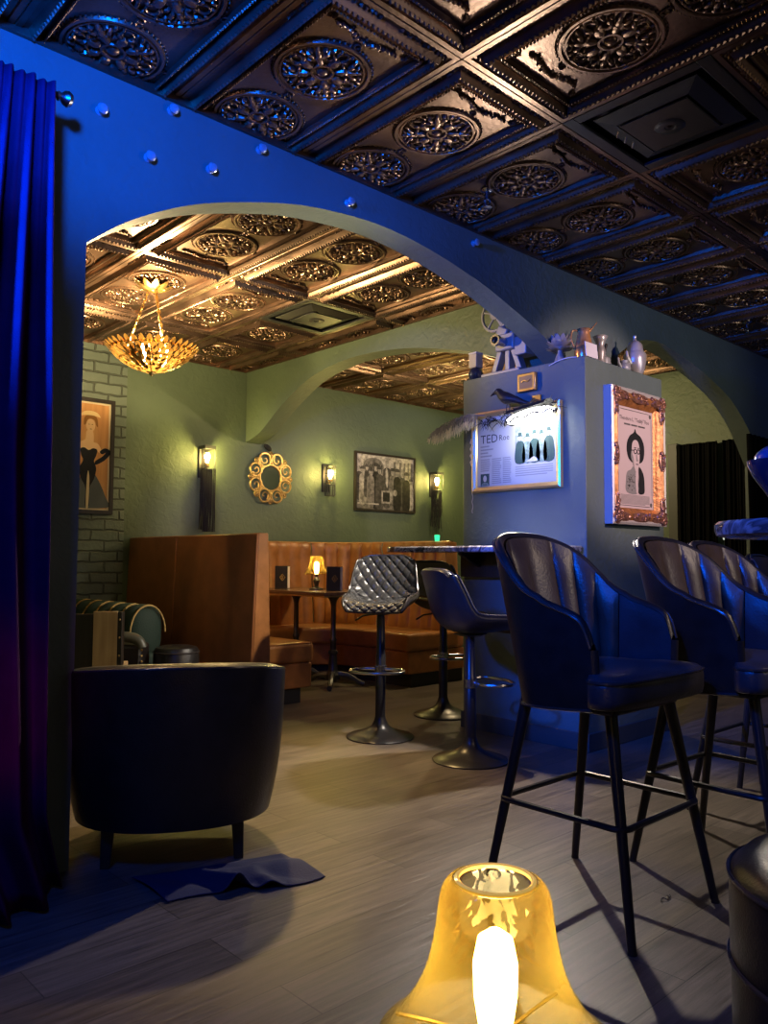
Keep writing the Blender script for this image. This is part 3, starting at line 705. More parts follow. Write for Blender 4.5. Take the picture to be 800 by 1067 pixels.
# portrait poster on the pillar, south face (y = PY0)
t = thing('framed_portrait', 'ornate gilt framed portrait poster of a man in hat and glasses on the pillar', 'picture', (4.345, PY0-.001, 1.655))
FW, FH = .62, .80
b = frame_mb(FW, FH, [(.0, 0), (0, .052), (.012, .058), (.03, .05)]); b.build('outer_moulding', M['giltedge'], t, ang=20)
b = frame_mb(FW, FH, [(.02, .05), (.045, .062), (.07, .05), (.085, .032), (.092, .026), (.1, .02)]); b.build('frame', M['giltwood'], t, ang=25)
rs2 = random.Random(11); M['carving'] = mat('dark_gilt_carving', (.36, .17, .11), .35, .6, var=.4, vscale=30)
def orn(cx, cz, n, sx, sz):
    b = MB(); b.ell((cx, -.054, cz), (sx*1.25+.006, .008, sz*1.25+.006), 16, 6)
    for i in range(n):
        x = cx+rs2.uniform(-sx, sx); z = cz+rs2.uniform(-sz, sz)
        b.ell((x, -.06, z), (rs2.uniform(.008, .016), .010, rs2.uniform(.006, .011)), 7, 5, RY(rs2.uniform(0, 3)))
    b.build('carved_ornament', M['carving'], t)
for sx in (-1, 1):
    orn(sx*(FW/2-.045), 0, 14, .022, .055)
    for sz in (-1, 1): orn(sx*(FW/2-.05), sz*(FH/2-.05), 22, .035, .035); orn(sx*(FW/2-.045), sz*(FH/2-.12), 8, .018, .05); orn(sx*(FW/2-.12), sz*(FH/2-.045), 8, .06, .018)
for sz in (-1, 1): orn(0, sz*(FH/2-.045), 18, .09, .02)
pm = [flat('pink_lit_paper', (.66, .52, .53)), flat('portrait_ink', (.02, .02, .022)), flat('portrait_grey', (.28, .26, .26)), flat('portrait_text_grey', (.34, .29, .29)), flat('portrait_mid', (.12, .11, .11))]
b = MB(); rect(b, -.212, .212, -.302, .302, -.018)
b.cur = 4
for (x0, x1, z0, z1) in ((-.17, .17, .283, .287), (-.17, .17, -.287, -.283), (-.197, -.193, -.255, .255), (.193, .197, -.255, .255)): rect(b, x0, x1, z0, z1, -.0185)
for sx in (-1, 1):
    for sz in (-1, 1): disc(b, sx*.183, sz*.272, .014, .014, -.0185, 10)
b.cur = 1; text_mb(b, 'Theodore L. "Teddy" Roe', 0, .222, .0325, -.0187)
b.cur = 4
for x0, x1 in ((-.12, -.05), (-.04, .03), (.04, .12)): rect(b, x0, x1, .193, .203, -.0187)
b.cur = 1; shape(b, [(-.012, .155), (.004, .178), (.022, .155), (.07, .135), (.105, .09), (.108, .03), (.085, -.012), (.03, -.03), (-.05, -.02), (-.088, .02), (-.092, .08), (-.06, .13)], -.0190)
b.cur = 0; shape(b, [(-.03, .09), (.0, .112), (.034, .104), (.052, .07), (.054, .03), (.05, -.02), (.036, -.062), (.012, -.078), (-.01, -.06), (-.03, -.02), (-.038, .03)], -.0193)
b.cur = 2; shape(b, [(-.048, .03), (-.036, .045), (-.03, .015), (-.034, -.012), (-.046, 0)], -.0194)
shape(b, [(.012, .02), (.02, .03), (.028, .0), (.036, -.01), (.016, -.015)], -.0195)
shape(b, [(-.03, .02), (-.018, .0), (-.012, -.045), (.002, -.07), (-.014, -.06), (-.028, -.02)], -.0195)
b.cur = 1
for x in (.002, .038): b.tube([(x+.016*math.cos(a), -.0197, .043+.013*math.sin(a)) for a in [2*PI*i/14 for i in range(14)]], .003, 4, True)
rect(b, -.04, -.014, .045, .05, -.0198); rect(b, .008, .036, -.036, -.031, -.0198); rect(b, -.012, .016, .062, .067, -.0198); rect(b, .028, .05, .062, .067, -.0198)
b.cur = 2; shape(b, [(-.02, -.05), (-.05, -.07), (-.09, -.085), (-.105, -.13), (-.1, -.205), (.03, -.205), (.02, -.09)], -.0192)
b.cur = 4
for i in range(30): disc(b, -.09+rs2.uniform(0, .1), -.195+rs2.uniform(0, .1), rs2.uniform(.004, .009), rs2.uniform(.003, .007), -.0194, 7)
b.cur = 1; shape(b, [(.04, -.05), (.07, -.06), (.1, -.1), (.108, -.16), (.1, -.205), (.035, -.205), (.04, -.12)], -.0191)
b.cur = 0; shape(b, [(.004, -.085), (.022, -.085), (.03, -.2), (.008, -.2)], -.0196, 2)
b.cur = 3
for i in range(9): rect(b, -.165, .165-.05*(i == 8), -.222-i*.0065-.0025, -.222-i*.0065+.0015, -.0190)
b.build('portrait_print', pm, t, smooth=False, recalc=False)
o = frame_mb(FW-.18, FH-.18, [(0, .020), (.004, .024), (.009, .020)]); o.build('inner_slip', mat('blue_grey_slip', (.25, .25, .4), .3, .6), t)

# ------------------------------------------------------------------ picture lamp, raven, feather, plaque
t = thing('picture_light', 'glowing oval picture lamp with black lace trim over the newspaper frame', 'lamp', (PX0, 2.79, 1.915), -PI/2)
b = MB(); b.ell((0, -.105, -.035), (.165, .05, .036), 24, 12, RY(-.12)); b.build('diffuser', M['glow'], t)
b = MB()
rim = [(.178*math.cos(a), -.10+.058*math.sin(a), -.045+.178*math.cos(a)*.12+.008*math.sin(a*9)) for a in [2*PI*i/60 for i in range(60)]]
b.tube(rim, .0055, 6, True)
def hoodf(u, v):
    a = PI*(.12+.76*u); x = (v-.5)*.37*(.75+.25*math.sin(PI*v)); return (x, -.10+.064*math.cos(a), -.02+.05*math.sin(a)+x*.12)
b.grid(hoodf, 10, 14)
b.build('hood', M['black_paint'], t)
b = MB(); b.tube([(-.02, .0, .075), (-.02, -.05, .065), (-.02, -.09, .028)], .006, 8); b.box(-.05, .01, -.012, 0, .05, .1); b.build('arm', M['brass'], t)
b = MB(); rs3 = random.Random(4)
for i in range(150):
    u = rs3.uniform(-.36, .2); bx = (u, -.09+rs3.uniform(-.05, .04), -.0+u*.1+rs3.uniform(-.02, .02)); L_ = rs3.uniform(.03, .07)
    d = Vector((rs3.uniform(-1, .6), rs3.uniform(-.5, .5), rs3.uniform(-.7, .3))).normalized()
    if -.17 < u < .19 and bx[2]+d.z*L_ < -.02: continue
    p = Vector(bx); b.tube([p, p+d*L_*.5, p+d*L_+Vector((0, 0, -.01))], [.003, .002, .0008], 3)
o = b.build('black_feather_trim', M['fringe'], t); o['kind'] = 'stuff'

b = MB()
pth = [(.085, 0, -.012), (.055, 0, .0), (.02, 0, .012), (-.015, 0, .022), (-.045, 0, .042), (-.062, 0, .06), (-.078, 0, .064), (-.1, 0, .058)]
b.tube(smooth_tab(pth, 4), [r_ for r_ in [x[0] for x in smooth_tab([(.006,), (.014,), (.026,), (.033,), (.026,), (.021,), (.018,), (.003,)], 4)]], 12)
b.tube([(.03, .02, .012), (.07, .012, -.004), (.12, .006, -.026)], [.018, .014, .004], 8, flat_=.4); b.tube([(.03, -.02, .012), (.07, -.012, -.004), (.12, -.006, -.026)], [.018, .014, .004], 8, flat_=.4)
b.tube([(.07, 0, -.008), (.135, 0, -.036)], [.014, .017], 8, flat_=.35)
raven = thing('raven_figure', 'black raven figure perched on the hood of the picture lamp', 'bird figure', (PX0-.085, 2.955, 1.985), -PI/2); raven.scale = (1.12, 1.12, 1.12)
b.build('body', M['crow'], raven)
b = MB(); b.tube([(-.094, 0, .061), (-.112, 0, .055), (-.126, 0, .047)], [.009, .006, .001], 8); b.build('beak', M['metal'], raven)
for s_ in (-1, 1):
    b = MB(); b.tube([(.0, s_*.012, -.012), (-.005, s_*.013, -.035), (-.004, s_*.013, -.05)], .0028, 6)
    for dx in (-.02, -.012, .014): b.tube([(-.004, s_*.013, -.05), (-.004+dx, s_*(.013+.004), -.053)], .002, 5)
    b.build('leg', M['metal'], raven)
    MB().ell((-.068, s_*.0185, .066), (.0035, .002, .0035), 8, 6).build('eye', flat('glass_eye', (.7, .6, .4)), raven)

t = thing('ostrich_feather', 'grey ostrich feather with pale tips jutting left from the picture lamp', 'feather', (PX0-.1, 3.13, 1.925), PI/2)
b = MB(); qp = smooth_tab([(0, 0, 0), (.1, 0, .01), (.22, .0, -.005), (.34, 0, -.045), (.40, 0, -.075)], 6); b.tube(qp, [.004-.003*i/(len(qp)-1) for i in range(len(qp))], 6); b.build('quill', M['feather'], t)
for nm_, mt, off in (('barb', M['feather'], 0), ('pale_barb', M['featherw'], 1)):
    b = MB(); rs4 = random.Random(9+off)
    for i in range(220):
        f = .12+.88*rs4.random(); p = Vector(qp[min(len(qp)-1, int(f*(len(qp)-1)))])
        sd = rs4.choice((-1, 1)); L_ = (.07+.03*rs4.random())*(.6+.4*math.sin(PI*min(1, f*1.05)))
        q1 = p+Vector((.02+.02*rs4.random(), sd*.03*rs4.random(), .008)); q2 = p+Vector((.035+.02*rs4.random(), sd*.045*rs4.random(), -L_*.6)); q3 = q2+Vector((.008, 0, -L_*.5))
        if off: b.tube([q2, q2.lerp(q3, .5), q3], [.0022, .0018, .0006], 3)
        else: b.tube([p, q1, q2], [.0018, .002, .0012], 3)
    o = b.build('barbs' if not off else 'pale_barbs', mt, t); o['kind'] = 'stuff'
t = thing('wall_plaque', 'small square brass-edged box plaque on the pillar above the raven', 'plaque', (PX0, 2.872, 2.10), -PI/2)
MB().box(-.065, .065, -.028, 0, -.055, .055).build('box', M['brass'], t, bevel=.005)
b = MB(); rect(b, -.048, .048, -.038, .038, -.0285); b.build('face_panel', mat('dull_bronze_plate', (.24, .17, .1), .5, .5), t)
b = MB(); b.tube([(-.03, -.03, .004), (-.01, -.032, .012), (.012, -.032, .002), (.03, -.03, .01)], .004, 6); b.build('ornament', M['brass'], t)
b = MB(); rs5 = random.Random(2)
zz = [1.83-.012*i for i in range(42)]
b.tube([(PX0-.008, 3.305+.004*math.sin(i*1.3), z) for i, z in enumerate(zz)], .0018, 5)
for i in range(12): b.ell((PX0-.012, 3.305+.006*math.sin(i*2), 1.80-.014*i), (.006, .012, .012), 7, 5)
o = b.build('hanging_string', M['card']); tag(o, 'thin pale beaded string hanging down the pillar left of the newspaper frame', 'string')

# ------------------------------------------------------------------ things on top of the pillar
TZ = PZ
t = thing('film_projector', 'old blue-lit reel film projector standing on the pillar top at left', 'projector', (PX0+.14, 3.12, TZ), -PI/2); t.scale = (1.22, 1.22, 1.18)
MB().box(-.13, .12, -.08, .08, 0, .025).build('base', M['greymetal'], t, bevel=.005)
b = MB()
for (x0, x1) in ((-.10, -.045), (.0, .0), (.085, .03)): b.obox(((x0+x1)/2, 0, .085), (.03, .05, .14), RY(.35 if x0 < 0 else (-.35 if x0 > .01 else 0)))
b.build('stand', M['greymetal'], t, bevel=.004)
b = MB(); b.box(-.06, .06, -.05, .05, .14, .23); b.obox((-.03, 0, .25), (.07, .07, .05), RY(.5)); b.build('body', M['greymetal'], t, bevel=.008)
b = MB(); b.box(.06, .135, -.045, .045, .10, .2); b.box(.075, .12, -.03, .03, .2, .225); b.build('lamp_house', M['greymetal'], t, bevel=.006)
b = MB(); b.lathe([(.024, 0), (.024, .05), (.03, .055), (.03, .075), (.02, .075)], 16, (.0, -.05, .18), mtx=RX(PI/2)); b.build('lens', M['steel'], t)
b = MB(); rc = (-.085, -.01, .36)
b.tube([(rc[0]+.09*math.cos(a), rc[1], rc[2]+.09*math.sin(a)) for a in [2*PI*i/32 for i in range(32)]], .009, 6, True)
for k in range(5):
    a = k*2*PI/5+.3; b.tube([rc, (rc[0]+.088*math.cos(a), rc[1], rc[2]+.088*math.sin(a))], .006, 6)
b.lathe([(.03, -.012), (.03, .012)], 16, rc, True, RX(PI/2)); b.build('reel', M['greymetal'], t)
b = MB(); b.tube([(-.02, 0, .23), (-.05, .0, .3), rc], .014, 8); b.tube([(.0, 0, .23), (.03, 0, .27), (-.02, 0, .3)], .01, 8); b.build('reel_arm', M['greymetal'], t)
t = thing('candle_jar', 'small round dark jar under a cream box at the left end of the pillar top', 'jar', (PX0+.06, 3.335, TZ))
MB().lathe([(.001, 0), (.03, 0), (.045, .02), (.048, .045), (.04, .07), (.03, .08), (.001, .082)], 20).build('jar', M['smoked'], t)
MB().box(-.032, .032, -.032, .032, .082, .17).build('cream_box', mat('cream_label', (.55, .48, .42), .5), t, bevel=.004)
MB().box(-.034, .034, -.034, .034, .17, .182).build('lid', M['card'], t, bevel=.002)
t = thing('metal_flower', 'silvery metal flower ball ornament on the pillar top between projector and copper jug', 'ornament', (PX0+.035, 2.672, TZ)); t.scale = (.9, .9, .95)
for ring_, (n, el, r0) in enumerate(((6, 1.2, .03), (10, .75, .05), (12, .3, .06), (12, -.15, .06))):
    b = MB()
    for k in range(n):
        a = 2*PI*(k+.5*(ring_ % 2))/n; d = Vector((math.cos(a)*math.cos(el), math.sin(a)*math.cos(el), math.sin(el)))
        leaf(b, Vector((0, 0, .08))+d*.02, d, Vector((0, 0, 1)) if el < 1 else Vector((math.cos(a), math.sin(a), .1)), .075, .042, .25)
    b.build('petal_ring', M['silver'], t)
MB().lathe([(.001, 0), (.04, 0), (.03, .03), (.015, .06), (.02, .09), (.001, .1)], 14).build('core', M['silver'], t)
t = thing('copper_jug', 'mottled copper jug with a pointed upturned spout at the pillar corner', 'jug', (PX0+.105, 2.558, TZ), -.6)
b = MB(); b.lathe([(.001, .0), (.045, 0), (.052, .03), (.05, .08), (.038, .13), (.032, .16), (.038, .185)], 24)
b.build('body', M['copper'], t, solid=.004)
b = MB(); b.grid(lambda u, v: ((.02+.062*v), (u-.5)*.06*(1-v), .165+.065*v-.02*(1-abs(2*u-1))*(1-v)), 6, 6); b.build('spout', M['copper'], t, solid=.004)
b = MB(); b.tube(smooth_tab([(-.036, 0, .175), (-.07, 0, .17), (-.078, 0, .12), (-.05, 0, .06)], 5), .006, 8); b.build('handle', M['copper'], t)
b = MB(); b.obox((PX0+.075, PY0+.004, TZ+.043), (.12, .004, .085), RX(-.1)); o = b.build('note_card', M['card']); tag(o, 'blank white card leaning at the front corner of the pillar top', 'card')
b = MB(); b.tube(smooth_tab([(PX0+.02, 2.55, TZ+.006), (PX0+.006, 2.60, TZ+.008), (PX0-.006, 2.66, TZ-.002), (PX0-.008, 2.72, TZ-.02)], 5), .003, 6); o = b.build('white_cable', M['card']); tag(o, 'short white cable trailing over the pillar edge below the copper jug', 'cable')
t = thing('silver_vase', 'slender waisted silver vase with flared rim standing beside the white card', 'vase', (4.155, PY0+.09, TZ))
MB().lathe([(.001, 0), (.038, 0), (.03, .02), (.024, .05), (.03, .085), (.026, .11), (.02, .13), (.03, .16), (.044, .185)], 22).build('body', M['silver'], t, solid=.003)
t = thing('fluted_pestle', 'tilted dark metal bottle with a pale rod on the pillar top', 'bottle', (4.255, PY0+.13, TZ))
MB().lathe([(.001, 0), (.04, 0), (.045, .03), (.04, .075), (.02, .09), (.014, .1), (.001, .1)], 18).build('bottle', M['greymetal'], t)
b = MB(); b.tube([(.0, 0, .09), (.03, 0, .17)], [.008, .011], 10); b.build('rod', M['steel'], t)
t = thing('small_teapot', 'little dark metal creamer with a curled handle left of the tall coffee pot', 'creamer', (4.385, PY0+.07, TZ))
MB().lathe([(.001, 0), (.03, 0), (.042, .02), (.04, .045), (.026, .06), (.03, .075)], 18).build('body', M['greymetal'], t)
b = MB(); b.tube(smooth_tab([(.03, 0, .065), (.062, 0, .07), (.066, 0, .035), (.036, 0, .02)], 5), .005, 6); b.build('handle', M['greymetal'], t)
b = MB(); b.tube([(-.035, 0, .03), (-.06, 0, .055), (-.066, 0, .085)], [.011, .008, .006], 8); b.build('spout', M['greymetal'], t)
t = thing('coffee_pot', 'tall lidded silver coffee pot with looped handle at the right of the pillar top', 'coffee pot', (4.545, PY0+.085, TZ))
MB().lathe([(.001, 0), (.045, 0), (.042, .012), (.056, .04), (.068, .1), (.07, .14), (.06, .155), (.056, .16)], 26).build('body', M['silver'], t)
MB().lathe([(.056, .16), (.05, .175), (.046, .205), (.03, .225), (.012, .235), (.008, .25), (.012, .262), (.001, .27)], 22).build('lid', M['silver'], t)
b = MB(); b.tube(smooth_tab([(.055, 0, .15), (.1, 0, .15), (.108, 0, .1), (.08, 0, .06), (.06, 0, .055)], 5), .008, 8); b.build('handle', M['silver'], t)
b = MB(); b.tube(smooth_tab([(-.06, 0, .08), (-.09, 0, .11), (-.1, 0, .15)], 4), [.016-.001*i for i in range(9)], 8); b.build('spout', M['silver'], t)

# ------------------------------------------------------------------ wall sconces
def strands(b, x0, x1, y, z0, z1, n, rnd, wig=.008, r_=.0025, taper=0):
    for i in range(n):
        x = x0+(x1-x0)*(i+rnd.random()*.8)/n; L_ = (z0-z1)*(1-.35*rnd.random()*taper)
        yy = y+rnd.uniform(-.012, .012)
        b.tube([(x+wig*rnd.uniform(-1, 1)*f, yy, z0-L_*f) for f in (0, .3, .6, 1)], r_, 4)
def sconce(x, z, label, mode):
    t = thing('wall_sconce', label, 'wall sconce', (x, YB, z), 0, 'lit sconces on the green back wall')
    MB().box(-.05, .05, -.02, 0, -.16, .12).build('back_plate', M['black_paint'], t, bevel=.004)
    b = MB(); b.tube([(0, -.01, -.07), (0, -.07, -.075), (0, -.075, -.05)], .008, 8); b.lathe([(.001, -.06), (.024, -.06), (.026, -.035), (.018, -.03)], 14, (0, -.075, 0)); b.build('bracket', M['brass'], t)
    MB().lathe([(.012, -.035), (.014, -.015), (.024, .01), (.027, .03), (.018, .055), (.002, .062)], 14, (0, -.075, 0)).build('bulb', M['bulb'], t)
    b = MB(); rnd = random.Random(int(x*100))
    if mode == 'cage':
        for k in range(12):
            a = 2*PI*k/12; b.tube([(.055*math.cos(a), -.075+.045*math.sin(a), .1), (.055*math.cos(a), -.075+.045*math.sin(a), -.2)], .0035, 5)
        for zz in (.1, .02, -.09, -.2): b.tube([(.055*math.cos(a), -.075+.045*math.sin(a), zz) for a in [2*PI*i/20 for i in range(20)]], .005, 5, True)
        b.build('rod_cage', M['iron'], t)
    else:
        b.box(-.055, .055, -.13, -.02, .09, .12)
        for sx in (-1, 1): b.tube([(sx*.05, -.125, .1), (sx*.05, -.125, -.09)], .004, 5)
        b.tube([(.05*math.cos(a), -.075+.05*math.sin(a), -.09) for a in [2*PI*i/20 for i in range(20)]], .006, 5, True)
        b.build('cage', M['black_paint'], t)
        b = MB()
        if mode == 'long': strands(b, -.055, .065, -.11, -.08, -.64, 46, rnd); strands(b, -.055, .065, -.05, -.08, -.62, 40, rnd); strands(b, -.06, -.03, -.08, .09, -.3, 8, rnd, .003)
        else: strands(b, -.09, .06, -.08, -.1, -.6, 26, rnd, .03, .003, 1); strands(b, -.09, .06, -.1, -.1, -.42, 30, rnd, .03, .003, 1); strands(b, -.08, -.05, -.06, .1, -.5, 8, rnd, .01)
        o = b.build('fringe', M['fringe'], t); o['kind'] = 'stuff'
    return t
sconce(3.66, 1.92, 'lit wall sconce with long straight black fringe above the tan booth partition', 'long')
sconce(5.06, 1.88, 'lit wall sconce in a rod cage between the gilt mirror and the crowd photograph', 'cage')
sconce(6.62, 1.92, 'lit wall sconce with ragged black lace fringe beside the blue pillar', 'ragged')

# ------------------------------------------------------------------ booth seating
t = thing('booth_partition', 'tall cognac leather partition panel at the left end of the booth', 'booth partition', (2.95, 4.42, 0))
PL = YB-4.42-.014
MB().add([(0, 0, .10), (0, PL, .10), (.16, PL, .10), (.16, 0, .10), (.045, 0, 1.215), (.045, PL, 1.215), (.12, PL, 1.215), (.12, 0, 1.215)],
         [(0, 1, 5, 4), (1, 2, 6, 5), (2, 3, 7, 6), (3, 0, 4, 7), (4, 5, 6, 7), (3, 2, 1, 0)]).build('core', M['tan'], t, bevel=.006)
for (y0, y1) in ((.004, 1.07), (1.08, PL-.004)):
    MB().add([(-.012, y0, .11), (-.012, y1, .11), (.002, y1, .11), (.002, y0, .11), (.033, y0, 1.21), (.033, y1, 1.21), (.05, y1, 1.21), (.05, y0, 1.21)],
         [(0, 1, 5, 4), (1, 2, 6, 5), (2, 3, 7, 6), (3, 0, 4, 7), (4, 5, 6, 7), (3, 2, 1, 0)]).build('side_panel', M['tan_dark'], t, bevel=.008)
MB().box(.0, .13, .02, PL-.02, 0, .10).build('toe_kick', M['toe'], t)

t = thing('booth_bench', 'short tan leather bench seat beside the booth partition, its end facing out', 'bench', (3.22, 4.70, 0))
BL = 5.70-4.70
MB().box(-.05, .47, 0, BL, .29, .44).build('seat_cushion', M['tan'], t, bevel=.035, bseg=4)
MB().box(-.05, .455, .012, BL, .11, .29).build('base_panel', M['tan'], t, bevel=.012)
MB().box(-.05, .38, .05, BL, 0, .11).build('toe_kick', M['toe'], t)
b = MB(); b.tube([(-.04, .01, .435), (.44, .01, .43), (.462, .03, .43), (.465, BL, .43)], .005, 6); b.build('piping', M['tan_dark'], t)
# backrest + right arm bench: U shaped channel-tufted back
t = thing('corner_booth_bench', 'long tan leather corner bench with channel-tufted back along the green wall', 'bench', (0, 0, 0))
path = [(3.13, 6.16), (4.3, 6.16), (4.75, 6.14), (4.98, 6.03), (5.12, 5.82), (5.15, 5.5), (5.15, 4.70)]
pp = smooth_tab(path, 14)
cum = [0]
for a, c in zip(pp, pp[1:]): cum.append(cum[-1]+math.hypot(c[0]-a[0], c[1]-a[1]))
def at_s(s):
    s = min(max(s, 0), cum[-1]-1e-6)
    for i in range(len(cum)-1):
        if s <= cum[i+1]:
            f = (s-cum[i])/(cum[i+1]-cum[i]); x = pp[i][0]+(pp[i+1][0]-pp[i][0])*f; y = pp[i][1]+(pp[i+1][1]-pp[i][1])*f
            dx, dy = pp[i+1][0]-pp[i][0], pp[i+1][1]-pp[i][1]; L_ = math.hypot(dx, dy); return x, y, dx/L_, dy/L_
def back_fn(sa, sb):
    nch = max(1, round((sb-sa)/.128))
    def fn(u, v):
        s = sa+(sb-sa)*u; x, y, dx, dy = at_s(s); nx, ny = dy, -dx        # towards the seats
        puff = .022*math.sqrt(abs(math.sin(PI*nch*u)))*(1 if .02 < v < .98 else .4)
        z = .40+.80*v; lean = .09*(1-v); d = lean+puff+.03*math.sin(PI*min(1, max(0, (v-.9)/.2)))
        if v > .96: d -= .02*(v-.96)/.04
        return (x+nx*d, y+ny*d, z)
    return fn
for sa, sb in ((.0, 1.62), (1.63, 2.42), (2.43, cum[-1])):
    MB().grid(back_fn(sa, sb), int((sb-sa)/.128)*10, 16).build('tufted_back', M['tan'], t, ang=70)
b = MB(); b.grid(lambda u, v: (lambda q: (q[0]-q[3]*-.0+q[3]*(.02-.09*v), q[1]-q[2]*(.02-.09*v), 1.2+.012*math.sin(PI*v)))(at_s(u*cum[-1])), 80, 6)
b.build('top_rail', M['tan'], t)
def end_cap(b):
    b.add([(5.06, 4.70, .4), (5.3, 4.70, .4), (5.25, 4.70, 1.2), (5.12, 4.70, 1.2), (5.06, 4.74, .4), (5.3, 4.74, .4), (5.25, 4.74, 1.2), (5.12, 4.74, 1.2)],
          [(0, 1, 2, 3), (7, 6, 5, 4), (0, 4, 5, 1), (1, 5, 6, 2), (2, 6, 7, 3), (3, 7, 4, 0)])
b = MB(); end_cap(b); b.build('back_end_panel', M['tan'], t, bevel=.006)
b = MB()
seat_in = smooth_tab([(3.13, 5.72), (4.1, 5.72), (4.42, 5.66), (4.58, 5.5), (4.62, 5.25), (4.62, 4.67)], 10)
n = len(seat_in)
def seat_poly(off):
    pts = []
    for i, (x, y) in enumerate(seat_in):
        a = seat_in[max(0, i-1)]; c = seat_in[min(n-1, i+1)]; dx, dy = c[0]-a[0], c[1]-a[1]; L_ = math.hypot(dx, dy)
        pts.append((x-dy/L_*off, y+dx/L_*off))
    pts[-1] = (pts[-1][0], pts[-1][1]+off*.4)
    return pts+[(5.32, pts[-1][1]), (5.32, 5.75), (5.0, 6.22), (3.13, 6.22)]
fnz = lambda p, d: (p[0], p[1], d)
MB().ext(seat_poly(0), fnz, .29, .44).build('seat_cushion', M['tan'], t, bevel=.03, bseg=4)
MB().ext(seat_poly(.012), fnz, .11, .29).build('base_panel', M['tan'], t, bevel=.01)
MB().ext(seat_poly(.07), fnz, 0, .11).build('toe_kick', M['toe'], t)

# booth table with two cast pedestals
t = thing('pedestal_table', 'long narrow walnut booth table on two cast iron pedestals', 'table', (4.25, 0, 0))
MB().box(-.30, .30, 4.92, 6.02, .755, .785).build('tabletop', M['tabletop'], t, bevel=.006)
MB().box(-.301, .301, 4.919, 6.021, .745, .756).build('edge_band', M['brass'], t)
for py in (5.17, 5.68):
    b = MB(); b.lathe([(.03, .04), (.055, .06), (.06, .1), (.04, .13), (.034, .2), (.03, .26), (.04, .27), (.04, .285), (.026, .3), (.024, .36), (.03, .372), (.03, .385), (.022, .4), (.02, .66), (.03, .7), (.05, .735), (.08, .746)], 18, (0, py, 0)); o = b.build('pedestal', M['iron'], t)
    for k in range(4):
        a = PI/4+k*PI/2; b = MB()
        b.tube(smooth_tab([(.02*math.cos(a), py+.02*math.sin(a), .10), (.12*math.cos(a), py+.12*math.sin(a), .09), (.22*math.cos(a), py+.22*math.sin(a), .035), (.26*math.cos(a), py+.26*math.sin(a), .022)], 4), [.03, .03, .028, .026, .025, .024, .023, .022, .022, .022, .022, .022, .022][:13], 8)
        b.build('foot', M['iron'], o)
def menu(x, y, rz, label):
    t = thing('menu_booklet', label, 'menu', (x, y, .785), rz, 'black menus on the booth table')
    b = MB(); b.box(-.065, .045, -.004, 0, 0, .2); b.box(-.065, -.061, 0, .03, 0, .2); b.obox((-.005, .03, .1), (.13, .004, .2), RZ(.12)); b.build('cover', M['menublack'], t, bevel=.001)
    b = MB(); b.obox((.052, .008, .1), (.022, .006, .19), RZ(.25)); b.build('pages', M['card'], t)
    b = MB(); b.tube([(.022*math.cos(a), -.0055, .1+.03*math.sin(a)) for a in (0, PI/2, PI, 3*PI/2)], .0026, 4, True)
    b.tube([(-.012, -.0055, .115), (.006, -.0055, .1), (-.008, -.0055, .085)], .0014, 4); b.tube([(.012, -.0055, .12), (-.006, -.0055, .1), (.012, -.0055, .08)], .0014, 4)
    b.build('emblem', M['goldpipe'], t); return t
menu(4.17, 5.78, -.75, 'black menu standing on the booth table left of the little lamp')
menu(4.22, 5.12, -.75, 'black menu standing on the booth table right of the little lamp, pages showing')
def table_lamp(loc, label, big):
    t = thing('table_lamp', label, 'lamp', loc)
    H = .165 if not big else .16
    # shade profile from the open crown down to the flared skirt; z is relative to the crown
    prof = [(.036, -.004), (.040, 0), (.046, -.002), (.052, -.010), (.055, -.022), (.058, -.045), (.064, -.075), (.073, -.100), (.088, -.125), (.104, -.143), (.116, -.153)]
    top = .285
    prof = [(r_, top+z) for r_, z in prof]
    MB().lathe([tuple(p) for p in smooth_tab(prof, 3)], 48).build('shade', M['amber'], t, ang=60)
    b = MB(); b.tube([(.0375*math.cos(a), .0375*math.sin(a), top-.001) for a in [2*PI*i/40 for i in range(40)]], .0028, 6, True); b.build('shade_rim', M['amberrim'], t)
    b = MB(); b.lathe([(.012, top-.155), (.016, top-.14), (.021, top-.11), (.022, top-.08), (.017, top-.056), (.006, top-.048), (.001, top-.047)], 18); b.build('bulb', M['bulbw'], t)
    b = MB(); b.lathe([(.001, 0), (.062, 0), (.06, .012), (.03, .02), (.016, .03), (.022, .055), (.03, .075), (.022, .095), (.013, .105), (.013, top-.15), (.001, top-.15)], 24); b.build('base', M['iron'], t)
    b = MB()
    for k in range(3):
        a = k*2*PI/3; b.tube([(.012*math.cos(a), .012*math.sin(a), top-.15), (.06*math.cos(a), .06*math.sin(a), top-.145), (.1*math.cos(a), .1*math.sin(a), top-.143)], .002, 5)
    b.build('shade_carrier', M['brass'], t)
    return t
lamp_small = table_lamp((4.25, 5.40, .785), 'little amber glass lamp lit between the two menus on the booth table', False)

# ------------------------------------------------------------------ left dining corner, behind the tub chair
t = thing('velvet_banquette', 'dark green velvet banquette with gold piped back rolls by the brick wall', 'banquette', (2.52, 4.98, 0))
for k in range(6):
    b = MB(); y = .02+k*.2
    b.ell((0, y+.1, .55), (.13, .105, .185), 16, 12, e1=.7, e2=.8); o = b.build('back_roll', M['greenvelvet'], t)
    b = MB(); b.tube([(.125*math.cos(a)*1.0, y+.005, .55+.18*math.sin(a)) for a in [PI*(.0+i/14) for i in range(15)]], .006, 6); b.build('gold_piping', M['goldpipe'], t)
MB().box(-.42, .1, 0, 1.25, .1, .42).build('seat', M['greenvelvet'], t, bevel=.03, bseg=3); MB().box(-.38, .08, .03, 1.22, 0, .1).build('toe_kick', M['toe'], t)
t = thing('bench_end', 'pale oak bench end post with dark back board, left behind the tub chair', 'bench', (1.93, 4.36, 0), -.72)
